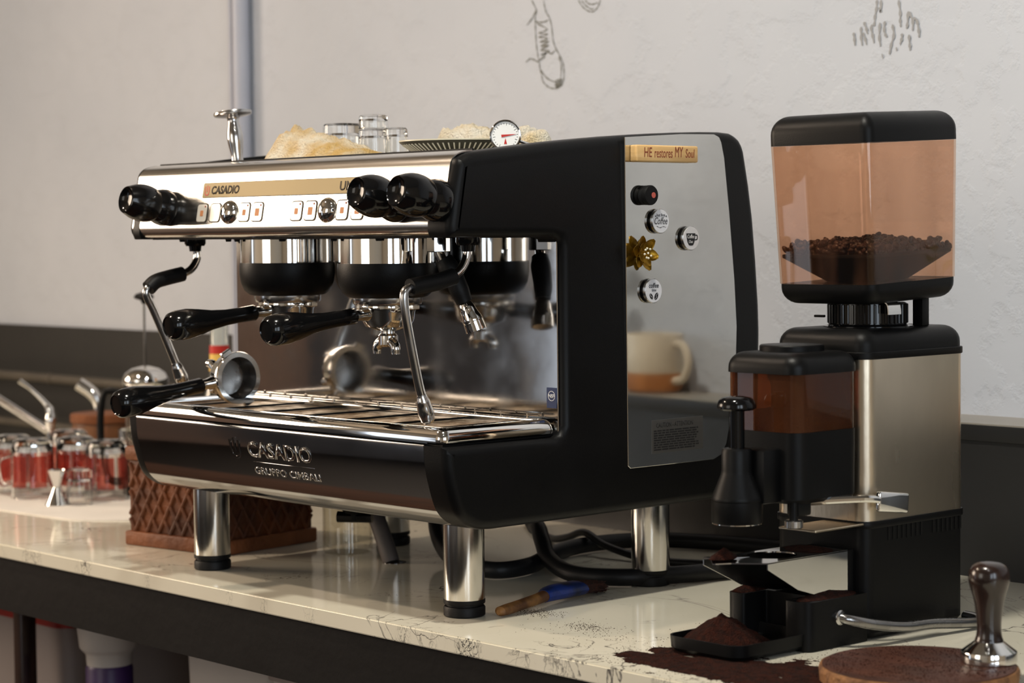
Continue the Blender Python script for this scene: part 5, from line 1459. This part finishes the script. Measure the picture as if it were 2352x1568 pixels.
# ------------------------------------------------------------------ glassware and bar things at the left end
bm = B0(); prism(bm, fillet([(-1.80, 0.118), (-1.354, 0.118), (-1.134, 0.134), (-1.050, 0.200), (-1.00, 0.46), (-1.80, 0.52)], 0.03, 4), 'z', 0.0, 0.0022)
o = obj('white_mat', bm, 'cloth_white'); tag(o, 'white drying cloth under the upside-down glass mugs', 'cloth')
ZM = 0.0024
def glass_mug(x, y, rz, label):
    t = thing('glass_mug', label, 'mug', (x, y, ZM), (0, 0, rz), 'glass mugs drying upside down', absolute=False)
    h, r0, r1, th = 0.106, 0.0345, 0.0385, 0.003
    bm = B0()
    lathe(bm, [(r1-th, 0), (r1-0.001, 0), (r1, 0.001), (r0+0.002, h-0.016), (r0-0.002, h-0.006), (r0-0.010, h-0.0008), (r0-0.016, h), (0, h-0.0015)], 40, cap=False)
    lathe(bm, [(r1-th, 0), (r0-0.001, h-0.024), (r0-0.008, h-0.015), (0, h-0.014)], 40, cap=False)
    bmesh.ops.remove_doubles(bm, verts=bm.verts[:], dist=1e-5)
    g = obj('mug_wall', bm, 'clear_glass', t)
    bm = B0(); tube(bm, [(r1-0.001, 0, 0.026), (r1+0.016, 0, 0.024), (r1+0.023, 0, 0.045), (r1+0.020, 0, 0.068), (r0+0.001, 0, 0.078)], 0.0045, 10)
    obj('mug_handle', bm, 'clear_glass', t)
    # red printed panel round the wall
    bm = B0(); n = 30; rings = []
    for z in (0.020, 0.076):
        r = r1+(r0+0.002-r1)*(z/(h-0.016))+0.0004
        rings.append([bm.verts.new((r*math.cos(a), r*math.sin(a), z)) for a in [math.radians(35+290*i/n) for i in range(n+1)]])
    for i in range(n):
        if i % 6 == 5: continue
        bm.faces.new((rings[0][i], rings[0][i+1], rings[1][i+1], rings[1][i]))
    ex = bmesh.ops.extrude_face_region(bm, geom=bm.faces[:])
    for v in [e for e in ex['geom'] if isinstance(e, bmesh.types.BMVert)]:
        v.co.x *= 1.006; v.co.y *= 1.006
    o = obj('red_print', bm, 'red_print', g, smooth=True)
glass_mug(-1.330, 0.322, 2.6, 'glass mug with red print drying next to the carved box')
glass_mug(-1.430, 0.322, 1.9, 'glass mug with red print drying behind the small jigger')
glass_mug(-1.455, 0.246, 4.0, 'glass mug with red print drying at the front of the cloth beside the jigger')
glass_mug(-1.545, 0.258, 4.4, 'glass mug with red print drying at the far end of the cloth')
glass_mug(-1.560, 0.385, 2.0, 'glass mug with red print drying in front of the wooden pot')
bm = B0(); lathe(bm, [(0.0165, 0.0), (0.0205, 0.0), (0.0060, 0.031), (0.0150, 0.060), (0.0158, 0.0605), (0.0150, 0.0605), (0.005, 0.031), (0.0185, 0.001)], 28, cap=False)
o = obj('jigger', bm, 'chrome', at=(-1.325, 0.218, ZM)); tag(o, 'small steel double cone jigger on the white cloth', 'jigger')
tumbler('shot_glass', 'small clear glass upside down beside the jigger', (-1.302, 0.249, ZM), 0.0215, 0.0225, 0.062, 0.018, group='small glasses on the cloth')
tumbler('shot_glass', 'short clear glass upside down behind the red printed mugs', (-1.43, 0.445, ZM), 0.030, 0.033, 0.112, 0.018, group='small glasses on the cloth')

t = thing('wooden_pot', 'round brown wooden pot with a paler lid behind the mugs', 'pot', (-1.655, 0.515, ZM))
bm = B0(); lathe(bm, [(0.050, 0), (0.055, 0.004), (0.057, 0.10), (0.055, 0.108), (0.050, 0.108)], 40); obj('pot_body', bm, 'brown_wood', t, at=(-1.655, 0.515, ZM))
bm = B0(); lathe(bm, [(0.060, 0.106), (0.061, 0.108), (0.061, 0.120), (0.058, 0.123), (0, 0.123)], 40); obj('pot_lid', bm, 'carved_wood_pale', t, at=(-1.655, 0.515, ZM))
def pour_spout(name, label, base, pts, radii, foot):
    t = thing(name, label, 'spout', base)
    obj('spout_tube', tube(B0(), pts, radii, 14), 'chrome', t)
    bm = B0(); lathe(bm, foot, 20); obj('spout_foot', bm, 'chrome', t, at=base)
pour_spout('pouring_spout', 'steel pouring spout with a round bulb and thin neck', (-1.745, 0.455, ZM),
           [(-1.745, 0.455, 0.02), (-1.745, 0.455, 0.085), (-1.745, 0.455, 0.108), (-1.746, 0.454, 0.128), (-1.754, 0.447, 0.145), (-1.775, 0.430, 0.170), (-1.792, 0.415, 0.186)], [0.008, 0.009, 0.012, 0.0085, 0.0048, 0.0038, 0.005], [(0.02, 0), (0.02, 0.004), (0.008, 0.02)])
pour_spout('pouring_spout', 'thick bent chrome spout rising behind the wooden pot', (-1.800, 0.600, 0.0),
           [(-1.800, 0.600, 0.01), (-1.800, 0.600, 0.105), (-1.802, 0.598, 0.132), (-1.812, 0.589, 0.152), (-1.832, 0.572, 0.170)], [0.0125, 0.0125, 0.0125, 0.0135, 0.0140], [(0.024, 0), (0.024, 0.006), (0.013, 0.02)])

def french_press():
    x, y = -1.345, 0.415
    t = thing('french_press', 'glass french press with chrome dome lid and raised black plunger', 'french press', (x, y, ZM))
    at = (x, y, ZM)
    bm = B0(); lathe(bm, [(0, 0), (0.036, 0), (0.037, 0.002), (0.037, 0.190)], 36, cap=False); lathe(bm, [(0, 0.003), (0.035, 0.003), (0.035, 0.190), (0.037, 0.190)], 36, cap=False)
    bmesh.ops.remove_doubles(bm, verts=bm.verts[:], dist=1e-5); obj('beaker', bm, 'jar_pane', t, at=at)
    bm = B0(); lathe(bm, [(0.0395, 0.196), (0.0415, 0.200), (0.0415, 0.208), (0.036, 0.218), (0.024, 0.226), (0.008, 0.230), (0, 0.231)], 36); obj('lid', bm, 'chrome', t, at=at)
    bm = B0(); lathe(bm, [(0.0385, 0.150), (0.0385, 0.197)], 36, cap=False); lathe(bm, [(0.0378, 0.150), (0.0378, 0.197)], 36, cap=False); obj('band', bm, 'black_satin', t, at=at)
    bm = B0(); lathe(bm, [(0.0385, 0.0), (0.0385, 0.012)], 36, cap=False); lathe(bm, [(0.0378, 0.0), (0.0378, 0.012)], 36, cap=False); obj('band', bm, 'black_satin', t, at=at)
    obj('rod', lathe(B0(), [(0.0022, 0.02), (0.0022, 0.352)], 8), 'chrome_dull', t, at=at)
    bm = B0(); lathe(bm, [(0.004, 0.342), (0.006, 0.348), (0.0165, 0.3515), (0.0185, 0.354), (0.015, 0.3595), (0.006, 0.3625), (0, 0.363)], 24); obj('plunger_knob', bm, 'black_satin', t, at=at)
    bm = B0(); tube(bm, [(x-0.026, y-0.029, 0.185), (x-0.052, y-0.055, 0.182), (x-0.057, y-0.060, 0.10), (x-0.048, y-0.052, 0.03), (x-0.027, y-0.030, 0.02)], 0.0065, 10); obj('handle', bm, 'black_satin', t)
    bm = B0(); lathe(bm, [(0.034, 0.018), (0.035, 0.020), (0.035, 0.026), (0.01, 0.028)], 30); obj('filter_disc', bm, 'chrome_dull', t, at=at)
french_press()
def bottle():
    x, y = -1.18, 0.462
    t = thing('syrup_bottle', 'clear bottle with red and yellow neck label behind the steam wand', 'bottle', (x, y, ZM)); at = (x, y, ZM)
    bm = B0(); lathe(bm, [(0, 0), (0.036, 0), (0.039, 0.004), (0.039, 0.120), (0.037, 0.140), (0.028, 0.185), (0.0175, 0.225), (0.0165, 0.240), (0.0160, 0.300), (0.0170, 0.302), (0.0170, 0.312), (0.014, 0.312), (0.0135, 0.24), (0.015, 0.225), (0.026, 0.183), (0.035, 0.138), (0.036, 0.01), (0, 0.008)], 36, cap=False); obj('bottle_glass', bm, 'bottle_glass', t, at=at)
    bm = B0(); lathe(bm, [(0.0188, 0.226), (0.0180, 0.231), (0.0174, 0.256), (0.0170, 0.256)], 30, cap=False); obj('label', bm, 'yellow_label', t, at=at)
    bm = B0(); lathe(bm, [(0.0175, 0.2562), (0.0172, 0.2710), (0.0168, 0.2710)], 30, cap=False); obj('label', bm, 'red_label', t, at=at)
    bm = B0(); lathe(bm, [(0.0165, 0.312), (0.0165, 0.325), (0, 0.326)], 24); obj('cap', bm, 'dial_white', t, at=at)
bottle()
# rail and rod against the dark splashback
t = thing('wall_rail', 'grey pipe rail on posts along the dark splashback', 'rail', (-2.1, 0.70, 0))
obj('rail_pipe', tube(B0(), [(-3.2, 0.70, 0.160), (-1.62, 0.70, 0.160)], 0.0105, 14, smooth=False), 'rail_grey', t)
obj('rail_joint', tube(B0(), [(-2.17, 0.70, 0.160), (-2.15, 0.70, 0.160)], 0.0118, 14, smooth=False), 'rail_grey', t)
for x in (-2.9, -1.75): obj('rail_post', rbox(x-0.018, x+0.018, 0.694, 0.712, 0.0005, 0.152, 0.002), 'rail_grey', t)
obj('lower_rail', tube(B0(), [(-3.2, 0.70, 0.058), (-1.76, 0.70, 0.058)], 0.0085, 12, smooth=False), 'rail_grey', t)
o = obj('steel_rod', tube(B0(), [(-2.08, 0.42, 0.20), (-1.86, 0.52, 0.075), (-1.80, 0.547, 0.040)], [0.0085, 0.0085, 0.007], 12), 'chrome_dull'); tag(o, 'slanting steel rod resting over the bar near the wall rail', 'rod')

# ------------------------------------------------------------------ below the counter
def lathed(name, label, cat, loc, parts):
    t = thing(name, label, cat, loc)
    for pn, pr, m in parts: obj(pn, lathe(B0(), pr, 36), m, t, at=loc)
lathed('cleaner_jug', 'purple container with stepped white plastic top under the counter', 'container', (-1.040, 0.14, ZF),
       [('jug_body', [(0.036, 0.0), (0.038, 0.01), (0.038, 0.670), (0.035, 0.676)], 'purple_plastic'),
        ('jug_collar', [(0.036, 0.675), (0.037, 0.692), (0.042, 0.699)], 'white_plastic'), ('jug_top', [(0.042, 0.698), (0.047, 0.704), (0.0515, 0.742), (0.049, 0.744)], 'white_plastic')])
def tub(x0, x1, y0, y1, z1, label, lid, m='dull_white'):
    t = thing('storage_tub', label, 'tub', ((x0+x1)/2, (y0+y1)/2, ZF))
    cx, cy, hx, hy = (x0+x1)/2, (y0+y1)/2, (x1-x0)/2, (y1-y0)/2
    bm = B0(); loft(bm, [(cx, cy, hx-0.02, hy-0.02, 0.02, ZF), (cx, cy, hx, hy, 0.025, z1)]); obj('tub_body', bm, m, t)
    bm = B0(); loft(bm, [(cx, cy, hx+0.006, hy+0.006, 0.028, z1-0.004), (cx, cy, hx+0.006, hy+0.006, 0.028, z1+0.014)]); obj('tub_lid', bm, lid, t)
tub(-1.62, -1.22, 0.16, 0.46, -0.190, 'white storage tub with red lid under the counter by the table leg', 'red_plastic')
tub(-2.10, -1.68, 0.10, 0.42, -0.150, 'white storage tub with grey lid under the counter end', 'rail_grey')
tub(-0.86, -0.62, 0.16, 0.46, -0.165, 'tall white storage tub with dark lid beside the purple container', 'apron_paint', 'white_plastic')
tub(-0.58, -0.42, 0.12, 0.42, -0.175, 'narrow white storage tub under the counter', 'dull_white', 'white_plastic')
tub(-0.37, -0.10, 0.14, 0.44, -0.200, 'low wide storage tub under the counter below the machine', 'rail_grey')

# ------------------------------------------------------------------ on the ledge beside the grinder (seen mirrored in the side plate)
def ledge_mug():
    x, y, z = 0.530, 0.722, 0.2068
    t = thing('stoneware_mug', 'cream stoneware mug with bare terracotta foot on the ledge', 'mug', (x, y, z)); at = (x, y, z)
    bm = B0(); lathe(bm, [(0.0455, 0.030), (0.0462, 0.034), (0.0462, 0.088), (0.045, 0.090), (0.042, 0.088), (0.042, 0.010), (0, 0.008)], 40, cap=False); obj('mug_body', bm, 'mug_cream', t, at=at)
    bm = B0(); lathe(bm, [(0, 0), (0.040, 0), (0.0445, 0.004), (0.0458, 0.010), (0.0458, 0.0305)], 40, cap=False); obj('mug_foot', bm, 'mug_terracotta', t, at=at)
    bm = B0(); tube(bm, [(x-0.043, y, z+0.076), (x-0.062, y, z+0.074), (x-0.073, y, z+0.050), (x-0.064, y, z+0.024), (x-0.044, y, z+0.018)], 0.0068, 12, squash=1.0); obj('mug_handle', bm, 'mug_cream', t)
ledge_mug()
def plant():
    x, y, z = 0.700, 0.725, 0.2068
    t = thing('potted_plant', 'small leafy plant in a grey pot on the ledge', 'plant', (x, y, z)); rn = random.Random(8)
    bm = B0(); lathe(bm, [(0.028, 0), (0.031, 0.003), (0.038, 0.06), (0.040, 0.062), (0.037, 0.062), (0.034, 0.055), (0, 0.053)], 28); obj('pot', bm, 'pot_grey', t, at=(x, y, z))
    for i in range(12):
        a = rn.uniform(0, 6.28); r = rn.uniform(0.02, 0.055); h = rn.uniform(0.10, 0.26)
        e = Vector((x-0.02+r*math.cos(a), y-0.012+0.6*r*math.sin(a)-0.01, z+h))
        bm = B0(); tube(bm, [(x, y, z+0.05), ((x+e.x)/2, (y+e.y)/2, z+h*0.6), tuple(e)], 0.0012, 5); st = obj('stem', bm, 'leaf', t)
        b = B0(); L = rn.uniform(0.04, 0.065); g = []
        for s in range(6):
            f = s/5; wd = 0.019*math.sin(PI*(0.08+0.9*f))
            g.append([b.verts.new((q*wd, f*L, -0.010*f*f+0.3*abs(q)*wd)) for q in (-1, 0, 1)])
        for s in range(5):
            for q in range(2): b.faces.new((g[s][q], g[s][q+1], g[s+1][q+1], g[s+1][q]))
        ex = bmesh.ops.extrude_face_region(b, geom=b.faces[:]); bmesh.ops.translate(b, vec=(0, 0, 0.0006), verts=[v for v in ex['geom'] if isinstance(v, bmesh.types.BMVert)])
        bmesh.ops.transform(b, matrix=Matrix.Translation(e) @ Matrix.Rotation(rn.uniform(0, 6.28), 4, 'Z') @ Matrix.Rotation(rn.uniform(-0.3, 0.6), 4, 'X'), verts=b.verts[:])
        for v in b.verts: v.co.y = min(v.co.y, 0.770)
        obj('leaf', b, 'leaf', t)
plant()
